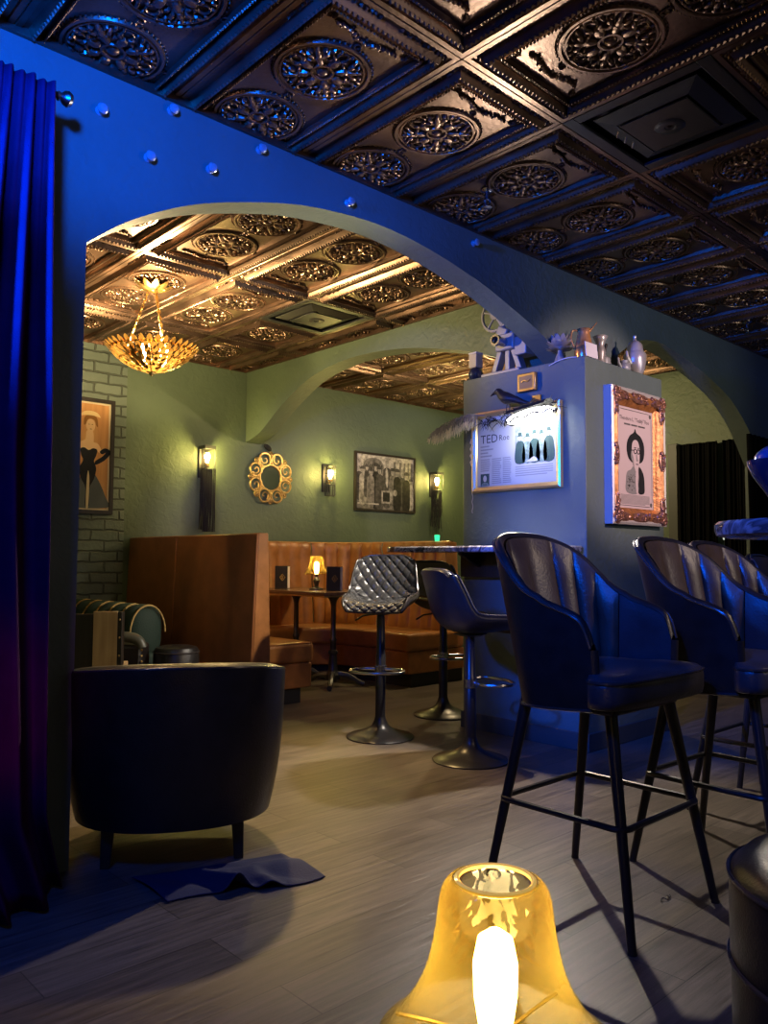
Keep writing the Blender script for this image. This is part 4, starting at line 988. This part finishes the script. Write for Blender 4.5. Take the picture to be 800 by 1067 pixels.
MB().box(-.06, .075, -.0, .02, 0, .745).build('end_panel', M['ltwood'], t, bevel=.003)
b = MB(); b.box(.075, .1, -.0, .05, 0, .742); b.build('dark_edge', M['dkwood'], t, bevel=.002)
b = MB()
for i in range(7): b.ell((.088, -.002, .1+.1*i), (.006, .004, .006), 8, 5)
b.build('nail_heads', M['brass'], t)
MB().box(-.5, -.06, .005, .03, .0, .73).build('back_board', M['dkwood'], t, bevel=.004)
MB().box(-.5, .1, .03, .14, .42, .455).build('seat', M['ltwood'], t, bevel=.004)
t = thing('leather_pouf', 'round black leather pouf just left of the cognac booth partition', 'pouf', (2.50, 4.58, 0))
MB().lathe([(.001, .50), (.09, .5), (.125, .49), (.14, .465), (.14, .06), (.13, .04), (.001, .04)], 28).build('body', M['leather'], t)
b = MB(); b.tube([(.141*math.cos(a), .141*math.sin(a), .462) for a in [2*PI*i/32 for i in range(32)]], .005, 6, True); b.build('piping', M['piping'], t)
MB().lathe([(.12, 0), (.12, .045)], 24, cap=True).build('foot_ring', M['toe'], t)
t = thing('studded_armchair', 'dark leather armchair arm with brass nail heads between bench end and pouf', 'armchair', (2.21, 4.64, 0), -.72)
b = MB(); b.tube(smooth_tab([(-.08, 0, .565), (.0, 0, .565), (.06, 0, .545), (.085, 0, .50)], 5), .032, 12); b.build('arm_roll', mat('grey_green_leather', (.1, .1, .075), .35), t)
MB().box(-.10, .085, -.025, .18, .06, .52).build('arm_side', M['leather'], t, bevel=.02)
b = MB()
for i in range(12): b.ell((.088, -.024, .49-.034*i), (.007, .007, .007), 8, 6)
b.build('nail_heads', M['gold'], t)
for sx in (-.07, .055):
    for sy in (0, .14): MB().box(sx-.015, sx+.015, sy-.01, sy+.02, 0, .07).build('leg', M['dkwood'], t)

# ------------------------------------------------------------------ tub chair
FWD = math.atan2(.873, .49)-PI/2        # chair faces away from the camera (local +y forward)
t = thing('tub_chair', 'black leather tub chair seen from behind in the archway beside the blue curtain', 'armchair', (1.50, 2.735, 0), FWD)
TR = .385
def tub_pt(s, v, off):
    """s -1..1 round the back, v height"""
    z0 = .125+.012*math.cos(s*1.2); zt = .674-.125*abs(s)**2
    z = z0+(zt-z0)*v
    rr = TR-off+.012*v-.02*(1-v)**3*2
    a = s*2.35; e = .86
    ca, sa = math.cos(a), math.sin(a)
    x = rr*math.copysign(abs(sa)**e, sa); y = -rr*.93*math.copysign(abs(ca)**e, ca)
    return (x, y, z)
b = MB()
b.grid(lambda u, v: tub_pt(2*u-1, v, 0), 60, 8)
b.grid(lambda u, v: tub_pt(2*u-1, v, .085), 60, 8)
def rim_fn(vv):
    def f(u, v):
        s = 2*u-1; p = tub_pt(s, vv, .085*v); q = .018*math.sin(PI*v)*(1 if vv == 1 else -.6); return (p[0], p[1], p[2]+q)
    return f
b.grid(rim_fn(1), 60, 6); b.grid(rim_fn(0), 60, 6)
for sgn in (-1, 1): b.grid(lambda u, v, sg=sgn: tub_pt(sg*(1+.02*math.sin(PI*u)), v, .085*u), 6, 8)
b.build('shell', M['leather'], t, ang=60)
b = MB(); b.tube([(lambda p: (p[0], p[1], p[2]+.004))(tub_pt(-1+2*i/70, 1, .006)) for i in range(71)], .006, 6); b.build('piping', M['piping'], t)
MB().ell((0, .03, .36), (.30, .32, .075), 28, 10, e1=.5, e2=.7).build('seat_cushion', M['leather'], t)
MB().ell((0, .02, .22), (.33, .33, .09), 28, 8, e1=.3, e2=.7).build('seat_base', M['leather'], t)
for lx, ly in ((-.215, -.20), (.215, -.20), (-.24, .26), (.24, .26)):
    MB().add([(lx-.022, ly-.022, .15), (lx+.022, ly-.022, .15), (lx+.022, ly+.022, .15), (lx-.022, ly+.022, .15), (lx*1.03-.016, ly*1.05-.016, 0), (lx*1.03+.016, ly*1.05-.016, 0), (lx*1.03+.016, ly*1.05+.016, 0), (lx*1.03-.016, ly*1.05+.016, 0)],
             [(3, 2, 1, 0), (4, 5, 6, 7), (0, 1, 5, 4), (1, 2, 6, 5), (2, 3, 7, 6), (3, 0, 4, 7)]).build('leg', M['dkwood'], t, bevel=.003)

# cloth dropped on the floor
def cloth(u, v):
    A, B, C_, D = Vector((1.225, 2.235, 0)), Vector((1.70, 2.105, 0)), Vector((1.715, 2.36, 0)), Vector((1.23, 2.50, 0))
    p = (A*(1-u)+B*u)*(1-v)+(D*(1-u)+C_*u)*v
    z = .004+.010*abs(math.sin(7*u+3*v))*(1-abs(2*v-1)**3)
    z += .055*math.exp(-((u-.42+.14*v)/.055)**2)*max(0, 1-v*1.05)
    z += .028*math.exp(-((u-.60-.1*v)/.06)**2)*max(0, .8-v)
    z += .018*math.exp(-((v-.55)/.16)**2)*math.exp(-((u-.7)/.3)**2)
    p.x += .02*math.sin(9*v+2*u)*(.5-abs(u-.5)); p.y += .03*math.sin(5.5*u+.5)*(1-v)
    if u < .3: p.y += .05*(.3-u)
    return (p.x, p.y, max(z, .004))
o = MB().grid(cloth, 70, 36).build('dropped_cloth', M['cloth'], solid=.003, ang=80); tag(o, 'crumpled navy blue cloth lying on the floor behind the tub chair', 'cloth')

# ------------------------------------------------------------------ pedestal bar stools
PROF = [(-.215, -.035), (-.205, -.008), (-.17, .004), (-.08, -.004), (.03, -.008), (.105, .012), (.15, .07), (.175, .15), (.195, .23), (.208, .295)]
WID = [.165, .19, .205, .215, .222, .225, .222, .212, .198, .178]
PP = smooth_tab([(p[0], p[1], w_) for p, w_ in zip(PROF, WID)], 6)
def bucket(u, v, off=0., k=1.):
    """u across 0..1, v front lip to back top 0..1; off along the local normal"""
    f = v*(len(PP)-1); i = min(int(f), len(PP)-2); f -= i
    y, z, w_ = [PP[i][q]+(PP[i+1][q]-PP[i][q])*f for q in range(3)]
    ty, tz = PP[i+1][0]-PP[i][0], PP[i+1][1]-PP[i][1]; L_ = math.hypot(ty, tz); ny, nz = -tz/L_, ty/L_     # normal pointing to the sitter
    c = 2*u-1; bend = abs(c)**2.6
    side = .075*bend*(.35+.65*math.sin(PI*min(1, max(0, (v-.1)/.9)))) 
    x = w_*k*c*(1-.06*bend)
    y2 = y+ny*(side+off); z2 = z+nz*(side+off)
    if v > .93: z2 -= .035*((v-.93)/.07)*abs(c)**4
    return (x, y2, z2)
def quiltd(u, v):
    a = (u*6+v*9); c = (u*6-v*9)
    fa, fc = abs(((a % 1)-.5)*2), abs(((c % 1)-.5)*2)
    return .012*math.sqrt(max(0, (1-fa**3)*(1-fc**3)))
def pedestal_stool(label, loc, rz, seat_z, quilted):
    t = thing('pedestal_bar_stool', label, 'bar stool', loc, rz, 'pedestal bar stools round the pillar counter')
    b = MB()
    b.grid(lambda u, v: (lambda p: (p[0], p[1], p[2]+seat_z))(bucket(u, v, -.034)), 28, 30)
    b.grid(lambda u, v: (lambda p: (p[0], p[1], p[2]+seat_z))(bucket(u, v, 0)), 28, 30)
    for uu in (0, 1): b.grid(lambda u, v, q=uu: (lambda p: (p[0]+(.010 if q else -.010)*math.sin(PI*u), p[1], p[2]+seat_z))(bucket(q, v, -.034*u)), 4, 30)
    for vv in (0, 1): b.grid(lambda u, v, q=vv: (lambda p: (p[0], p[1]-(.0 if q else .008)*math.sin(PI*v), p[2]+seat_z+(.008 if q else 0)*math.sin(PI*v)))(bucket(u, q, -.034*v)), 28, 4)
    b.build('bucket_shell', M['leather'], t, ang=70)
    if quilted: MB().grid(lambda u, v: (lambda p: (p[0], p[1], p[2]+seat_z))(bucket(.03+.94*u, .015+.97*v, .004+quiltd(u, v))), 96, 132).build('quilted_pad', M['quilt'], t, ang=80)
    else: MB().grid(lambda u, v: (lambda p: (p[0], p[1], p[2]+seat_z))(bucket(.04+.92*u, .02+.95*v, .004+.008*(1-abs(2*u-1)**6))), 24, 30).build('seat_pad', M['lining'], t, ang=70)
    b = MB(); loop = [bucket(0, v/24, .003) for v in range(25)]+[bucket(u/16, 1, .003) for u in range(1, 17)]+[bucket(1, 1-v/24, .003) for v in range(1, 25)]+[bucket(1-u/16, 0, .003) for u in range(1, 16)]
    b.tube([(p[0], p[1], p[2]+seat_z) for p in loop], .006, 6, True); b.build('piping', M['piping'], t)
    b = MB(); b.lathe([(.001, 0), (.195, 0), (.2, .006), (.19, .014), (.14, .028), (.085, .045), (.05, .07), (.036, .1), (.031, .12)], 40); b.build('base', M['metal'], t)
    b = MB(); b.lathe([(.03, .10), (.03, seat_z*.62), (.027, seat_z*.62+.004), (.024, seat_z-.06), (.06, seat_z-.055), (.09, seat_z-.045)], 20); b.build('pole', M['metal'], t)
    b = MB(); b.tube(smooth_tab([(.03, -.02, .40), (.11, -.03, .40), (.155, -.10, .40), (.13, -.185, .40), (0, -.225, .40), (-.13, -.185, .40), (-.155, -.10, .40), (-.11, -.03, .40), (-.03, -.02, .40)], 5), .009, 8); b.lathe([(.036, .375), (.036, .42)], 18, cap=True); b.build('footrest', M['steel'], t)
    b = MB(); b.tube([(-.03, .03, seat_z-.055), (-.12, .06, seat_z-.07), (-.17, .075, seat_z-.1)], .006, 6); b.build('lever', M['metal'], t)
    return t
toC = lambda x, y: math.atan2(-y, -x)
face = lambda dx, dy: math.atan2(dy, dx)+PI/2           # local -y points along (dx,dy)
pedestal_stool('pedestal bar stool with diamond quilted black bucket seat facing the room', (3.256, 3.517, 0), face(-.80, -.60), .775, True)
pedestal_stool('black smooth-shelled pedestal bar stool turned away, nearest the newspaper pillar', (3.238, 2.803, 0), face(.93, -.37), .70, False)
pedestal_stool('black pedestal bar stool half hidden behind the smooth-shelled one', (4.03, 3.73, 0), face(-.25, -.97), .74, False)
pedestal_stool('black bar stool behind the armed row, its back just under the round marble table', (4.55, 1.64, 0), face(.1, -1), .785, False)

# counter round the pillar
t = thing('bar_counter', 'narrow dark marble bar counter fixed to the blue face of the pillar', 'counter', (0, 0, 0))
cp = [(3.836, 2.50), (3.56, 2.50), (3.52, 2.52), (3.50, 2.56)]+[(3.668-.168*math.cos(a), 3.66+.168*math.sin(a)) for a in [PI*i/14 for i in range(15)]]
MB().ext(cp, fnz, 1.09, 1.125).build('countertop', M['marble'], t, bevel=.008)
MB().box(3.79, 3.836, 2.52, 3.36, .94, 1.09).build('under_counter_strip', M['dkwood'], t)  # dark strip along the pillar face under the countertop
for y in (2.6, 3.2): b = MB(); b.ext([(3.79, 1.0), (3.79, 1.09), (3.62, 1.09), (3.62, 1.075)], lambda p, d: (p[0], d, p[1]), y, y+.03); b.build('bracket', M['metal'], t)
t = thing('tealight_glass', 'tiny lit green glass on the booth back ledge below the ragged fringe sconce', 'tealight', (5.17, 4.86, 1.212))
MB().lathe([(.001, 0), (.02, 0), (.024, .05), (.021, .052), (.018, .01), (.001, .008)], 14).build('glass', M['emerald'], t)

# ------------------------------------------------------------------ upholstered four-leg bar stools with arms
SEAT = .70
def ztop(s):
    return lerp(ZT, abs(s))
ZT = smooth_tab([(0, 1.122), (.12, 1.114), (.25, 1.088), (.36, 1.045), (.45, .990), (.53, .945), (.62, .915), (.76, .895), (.88, .877), (.95, .852), (1.0, .79)], 5)
def plan(s, v, off):
    W_ = .235+.04*v-off; B_ = .185+.125*v-off; y0 = .04
    a = abs(s); sg = 1 if s >= 0 else -1
    if a < .58:
        th = a/.58*PI/2; x = W_*math.sin(th)**.72; y = y0+(B_-y0)*max(0., math.cos(th))**.8
    else:
        f = (a-.58)/.42; x = W_+.004*math.sin(PI*f); y = y0-f*.175
    return sg*x, y
def shell_pt(s, v, off, zb=.60):
    z0 = zb+.02*abs(s)**2; zt = ztop(s); x, y = plan(s, (v*(zt-z0))/(1.118-.60), off)
    return (x, y, z0+(zt-z0)*v)
SEAMS = 8
def armed_stool(label, loc, rz):
    t = thing('upholstered_bar_stool', label, 'bar stool', loc, rz, 'black leather bar stools with arms and four legs')
    TH = .03
    b = MB(); b.grid(lambda u, v: shell_pt(2*u-1, v, 0), 72, 12)
    b.grid(lambda u, v: (lambda p, q: (p[0], p[1], p[2]+.016*math.sin(PI*v)))(shell_pt(2*u-1, 1, TH*v), 0), 72, 6)
    b.grid(lambda u, v: shell_pt(2*u-1, 0, TH*v), 72, 2)
    for sg in (-1, 1): b.grid(lambda u, v, q=sg: (lambda p: (p[0], p[1]-.016*math.sin(PI*u), p[2]))(shell_pt(q, v, TH*u)), 6, 12)
    b.build('outer_shell', M['leather'], t, ang=60)
    def lin(s0, s1, ch):
        def f(u, v):
            s = s0+(s1-s0)*u; puff = (.016*math.sqrt(abs(math.sin(PI*ch*u))) if ch else .006*math.sin(PI*u))*(1-.8*max(0, (v-.85)/.15))
            return shell_pt(s, v*.995, TH+.0+puff, .62)
        return f
    MB().grid(lin(-.56, .56, SEAMS), SEAMS*10, 14).build('channel_back', M['lining'], t, ang=80)
    for a_, c_ in ((-1, -.565), (.565, 1)): MB().grid(lin(a_, c_, 0), 14, 12).build('arm_lining', M['litleather'], t, ang=80)
    b = MB(); b.tube([(lambda p: (p[0], p[1], p[2]+.004))(shell_pt(-1+2*i/90, 1, -.001)) for i in range(91)], .0045, 6)
    b.tube([(lambda p: (p[0], p[1], p[2]))(shell_pt(-1+2*i/70, 0, -.001)) for i in range(71)], .0045, 6); b.build('piping', M['piping'], t)
    def cush(zc, hh, k): return (0, -.035, zc), (.262*k, .185*k, hh)
    def outline(k):
        q = [(0, -.245), (.16, -.24), (.25, -.225), (.282, -.19), (.278, -.145), (.235, -.115), (.205, -.07), (.195, .04), (.15, .12), (0, .15)]
        q = q+[(-x, y) for x, y in q[-2:0:-1]]
        return [(x*k, (y+.03)*k-.03) for x, y in smooth_tab(q+[q[0]], 4)[:-1]]
    b = MB(); lv = [(.90, .628), (.985, .634), (1.0, .655), (1.0, .69), (.985, .709), (.93, .72), (.7, .728), (.3, .732), (.01, .733)]
    n_ = len(outline(1)); V = [(x, y, z) for k, z in lv for x, y in outline(k)]
    b.add(V, [(i*n_+j, i*n_+(j+1) % n_, (i+1)*n_+(j+1) % n_, (i+1)*n_+j) for i in range(len(lv)-1) for j in range(n_)]+[tuple(range(n_))])
    b.build('seat_cushion', M['litleather'], t, ang=70)
    sp = lambda x, e: math.copysign(abs(x)**e, x)
    b = MB(); b.tube([(x, y, .706) for x, y in outline(.992)], .0052, 6, True); b.build('seat_piping', M['piping'], t)
    MB().box(-.19, .19, -.17, .14, .60, .625).build('seat_plate', M['metal'], t, bevel=.01)
    for lx in (-1, 1):
        for ly in (-1, 1):
            b = MB(); b.tube([(lx*.165, ly*.145+.0, .625), (lx*.243, ly*.25, .006)], [.0185, .0125], 12); o = b.build('leg', M['metal'], t)
            b = MB(); b.lathe([(.013, 0), (.013, .008)], 12, (lx*.2435, ly*.2505, 0), True); b.build('foot_cap', M['rug'], o)
    b = MB(); pts = []
    fx, fy, rr = .222, .215, .035
    for cx, cy, a0 in ((fx-rr, fy-rr, 0), (-fx+rr, fy-rr, PI/2), (-fx+rr, -fy+rr, PI), (fx-rr, -fy+rr, 1.5*PI)):
        pts += [(cx+rr*math.cos(a0+PI/2*i/5), cy+rr*math.sin(a0+PI/2*i/5), .305) for i in range(6)]
    b.tube(pts, .0095, 8, True); b.build('footrest', M['metal'], t)
    return t
st = armed_stool('foremost black leather bar stool with arms, fully in view in the foreground', (2.222, 1.40, 0), 0)
copy_thing(st, (2.825, 1.24, 0), -.03, 'second black leather bar stool with arms, right behind the foremost one')
copy_thing(st, (3.535, 1.385, 0), .0, 'farthest black leather bar stool of the armed row, only its channelled back showing')

# round marble table and vessel at the right edge
t = thing('round_high_table', 'round marble topped high table cut off by the right edge', 'table', (2.29, .72, 0))
MB().lathe([(.001, 1.105), (.27, 1.105), (.295, 1.112), (.3, 1.125), (.3, 1.14), (.292, 1.148), (.001, 1.148)], 56).build('tabletop', M['marble'], t)
MB().lathe([(.12, 1.104), (.12, 1.09), (.04, 1.08), (.035, .08), (.06, .04), (.21, .02), (.215, 0), (.001, 0)], 32).build('pedestal', M['metal'], t)
t = thing('tulip_vessel', 'glossy dark blue tulip-shaped vessel with a domed top on the round marble table', 'vessel', (2.215, .825, 1.148))
MB().lathe([(.001, 0), (.045, 0), (.045, .006), (.016, .014), (.02, .03), (.045, .075), (.075, .12), (.088, .15), (.09, .162), (.083, .158), (.07, .12), (.001, .05)], 32).build('bowl', M['smoked'], t)
MB().ell((.01, 0, .165), (.076, .076, .045), 24, 12).build('dome', mat('blue_glass_dome', (.03, .12, .35), .08, 0, coat=1), t)

# pouf lower right, lamp and its little table in the foreground
t = thing('piped_ottoman', 'round black leather ottoman with piped edge at the lower right corner', 'ottoman', (1.765, .475, 0))
MB().lathe([(.001, .50), (.12, .495), (.2, .48), (.26, .455), (.285, .43), (.29, .405), (.29, .27), (.285, .262)], 52).build('cushion', M['leather'], t)
MB().lathe([(.285, .262), (.288, .255), (.288, .06), (.28, .05), (.001, .05)], 52).build('drum', M['leather'], t)
for z, r_ in ((.425, .289), (.262, .29)):
    b = MB(); b.tube([(r_*math.cos(a), r_*math.sin(a), z) for a in [2*PI*i/64 for i in range(64)]], .0055, 6, True); b.build('piping', M['piping'], t)
for k in range(4):
    a = k*PI/2+.5; MB().lathe([(.018, 0), (.022, .055)], 12, (.2*math.cos(a), .2*math.sin(a), 0), True).build('foot', M['toe'], t)
LX, LY, LZ = .628, .512, .445
lamp = copy_thing(lamp_small, (LX, LY, LZ), 0, 'amber glass bell-shaped lamp glowing in the near foreground at the bottom edge')
t = thing('side_table', 'low round side table under the foreground amber lamp', 'side table', (.5, .40, 0))
MB().lathe([(.001, LZ-.03), (.24, LZ-.03), (.25, LZ-.02), (.25, LZ-.008), (.24, LZ), (.001, LZ)], 40).build('tabletop', M['tabletop'], t)
MB().lathe([(.06, LZ-.03), (.025, LZ-.06), (.025, .05), (.16, .02), (.17, 0), (.001, 0)], 28).build('pedestal', M['metal'], t)
b = MB(); b.tube(smooth_tab([(0, 0, .004), (.02, .006, .006), (.03, -.008, .004), (.045, .004, .008), (.058, -.002, .004)], 4), .0018, 5); b.ell((.05, 0, .006), (.007, .005, .005), 8, 5)
o = b.build('wire_twist', M['steel'], loc=(2.34, 1.26, 0)); tag(o, 'tiny twist of wire on the floor under the front of the foreground stool', 'debris')

# ------------------------------------------------------------------ black curtains at far right
def bc(y0, y1, x, zt, name_label, flare=.0, seed=0):
    rnd = random.Random(seed); p1 = rnd.random()*6
    def f(u, v):
        a = y0+(y1-y0)*u
        a += flare*(.5-u)*v*0
        y = a+(flare*v if u > .98 else 0)*0
        w_ = .013*math.sin(2*PI*u*(y0-y1)/.085+p1+.9*math.sin(2*v+5*u))+.008*math.sin(2*PI*u*(y0-y1)/.031+2*p1)
        return (x+w_, y+flare*v*(u), zt-(zt-.015)*v)
    o = MB().grid(f, 90, 14).build('black_curtain', M['blackcloth'], solid=.004, ang=80); return tag(o, name_label, 'curtain', 'black curtains on the right wall')
bc(3.60, 3.20, XR-.07, 2.13, 'black floor-length curtain nearest the pillar portrait on the far right wall', .03, 1)
bc(3.15, 2.91, XR-.07, 2.13, 'black floor-length curtain on the far right wall, right of the narrow green gap', 0, 2)
def bc2(u, v):
    x = 6.42+1.0*u; return (x, 2.66+.016*math.sin(x*68+math.sin(2*v+7*u))+.008*math.sin(x*150), 2.06-(2.045)*v)
o = MB().grid(bc2, 110, 14).build('black_curtain', M['blackcloth'], solid=.004, ang=80); tag(o, 'black floor-length curtain on the near side of the far right arch jamb', 'curtain', 'black curtains on the right wall')
t = thing('curtain_gap_glint', 'tiny light reflection in the gap between the black curtains, shaped as glowing glass', 'light reflection', (XR, 3.17, 1.28), PI/2)
MB().box(-.03, .03, .0, .015, -.05, .06).build('back_plate', M['steel'], t, bevel=.003); MB().lathe([(.012, -.04), (.018, 0), (.016, .05), (.002, .055)], 12, (0, .035, 0)).build('glass', mat('glint_glow', (.8, .85, .8), .2, emit=(.8, .9, .8), estr=.6), t)  # plate and glowing glass stand in for a light reflection

# ------------------------------------------------------------------ lights
def light(kind, name, loc, energy, col, size=.05, target=None, **kw):
    l = bpy.data.lights.new(name, kind); l.energy = energy; l.color = col
    if kind == 'AREA': l.size = size
    else: l.shadow_soft_size = size
    for k, v in kw.items(): setattr(l, k, v)
    o = bpy.data.objects.new(name, l); COL.objects.link(o); o.location = loc
    if target: o.rotation_euler = (Vector(target)-Vector(loc)).to_track_quat('-Z', 'Y').to_euler()
    return o
WARM = (1, .66, .30); BLUE = (.0, .10, 1.0)
light('POINT', 'chandelier_light', (2.34, 4.68, ZC-.385), 150, (1, .73, .36), .03)
for (x, z) in ((3.66, 1.95), (5.06, 1.91), (6.62, 1.95)): light('POINT', 'sconce_light', (x, YB-.15, z), 13, (1, .78, .2), .03)
light('SPOT', 'picture_lamp_light', (PX0-.22, 2.80, 1.79), 130, (1, .88, .72), .025, (PX0-1.17, 2.70, 1.2), spot_size=R(156), spot_blend=.4)
light('POINT', 'picture_lamp_glow', (PX0-.16, 2.80, 1.805), 2.4, (1, .95, .85), .03)
light('POINT', 'booth_lamp_light', (4.25, 5.40, .785+.29), 2.5, WARM, .02)
light('POINT', 'foreground_lamp_light', (LX, LY, LZ+.255), .4, WARM, .02)
light('SPOT', 'blue_wall_wash', (.1, 1.0, 2.45), 620, BLUE, .1, (1.15, 2.72, 3.3), spot_size=R(76), spot_blend=.6)
light('SPOT', 'blue_side_wash', (-.55, 2.15, 2.25), 1000, BLUE, .12, (3.5, 2.3, 1.60), spot_size=R(43), spot_blend=.5)
light('SPOT', 'blue_stool_spot', (.2, .9, 2.5), 210, BLUE, .1, (2.8, 1.5, .95), spot_size=R(38), spot_blend=.7)
light('AREA', 'blue_floor_fill', (.0, 1.3, 2.4), 18, BLUE, .3, (.7, 2.2, 0))
light('SPOT', 'red_uplight', (.3, 1.6, .5), 8, (1, .03, .12), .08, (.72, 2.5, .6), spot_size=R(36), spot_blend=.8)
light('SPOT', 'bar_front_light', (3.4, -.9, 2.6), 110, (1, .74, .5), .12, (3.0, 1.75, 1.1), spot_size=R(44), spot_blend=.8)
light('SPOT', 'portrait_spot', (3.9, -.9, 2.6), 420, (1, .70, .68), .06, (4.30, 2.48, 1.86), spot_size=R(27), spot_blend=.6)
light('AREA', 'front_ceiling_bounce', (3.6, -1.4, 2.0), 7, (1, .9, .8), .6, (4.2, 2.7, 2.2))
light('SPOT', 'far_wall_fill', (5.2, -1.2, 1.7), 60, (.95, 1, .92), .2, (5.1, 2.72, 2.35), spot_size=R(50), spot_blend=.9)  # added fill to lift the right arch wall; no fitting stands here
light('POINT', 'back_right_light', (5.6, 4.5, 2.35), 66, (1, .76, .40), .04)
light('SPOT', 'back_room_floor_fill', (2.75, 4.0, 2.72), 230, (1, .66, .25), .05, (2.15, 3.1, 0), spot_size=R(56), spot_blend=.6)  # added to carry the chandelier's golden light to the floor; no fitting here

w = bpy.data.worlds.new('dim_bar'); sc.world = w; w.use_nodes = True
w.node_tree.nodes['Background'].inputs['Color'].default_value = (.5, .5, .6, 1); w.node_tree.nodes['Background'].inputs['Strength'].default_value = .02

# ------------------------------------------------------------------ camera
FPX, YAW, PITCH, ROLL, HC = 835.32, .75, .06, .0057, 1.04
cd = bpy.data.cameras.new('camera'); cam = bpy.data.objects.new('camera', cd); COL.objects.link(cam)
f = Vector((math.sin(YAW)*math.cos(PITCH), math.cos(YAW)*math.cos(PITCH), math.sin(PITCH)))
r = Vector((math.cos(YAW), -math.sin(YAW), 0)); u = r.cross(f)
r2 = r*math.cos(ROLL)+u*math.sin(ROLL); u2 = -r*math.sin(ROLL)+u*math.cos(ROLL)
mw = Matrix((r2, u2, -f)).transposed().to_4x4(); mw.translation = (0, 0, HC); cam.matrix_world = mw
cd.sensor_fit = 'HORIZONTAL'; cd.sensor_width = 36; cd.lens = FPX/800*36; cd.clip_start = .02
sc.camera = cam
sc.view_settings.view_transform = 'Standard'; sc.view_settings.look = 'None'
sc.view_settings.exposure = 0; sc.view_settings.gamma = 1
sc.cycles.use_denoising = True; sc.cycles.max_bounces = 8; sc.cycles.transparent_max_bounces = 12
sc.cycles.sample_clamp_indirect = 4; sc.cycles.caustics_reflective = False; sc.cycles.caustics_refractive = False
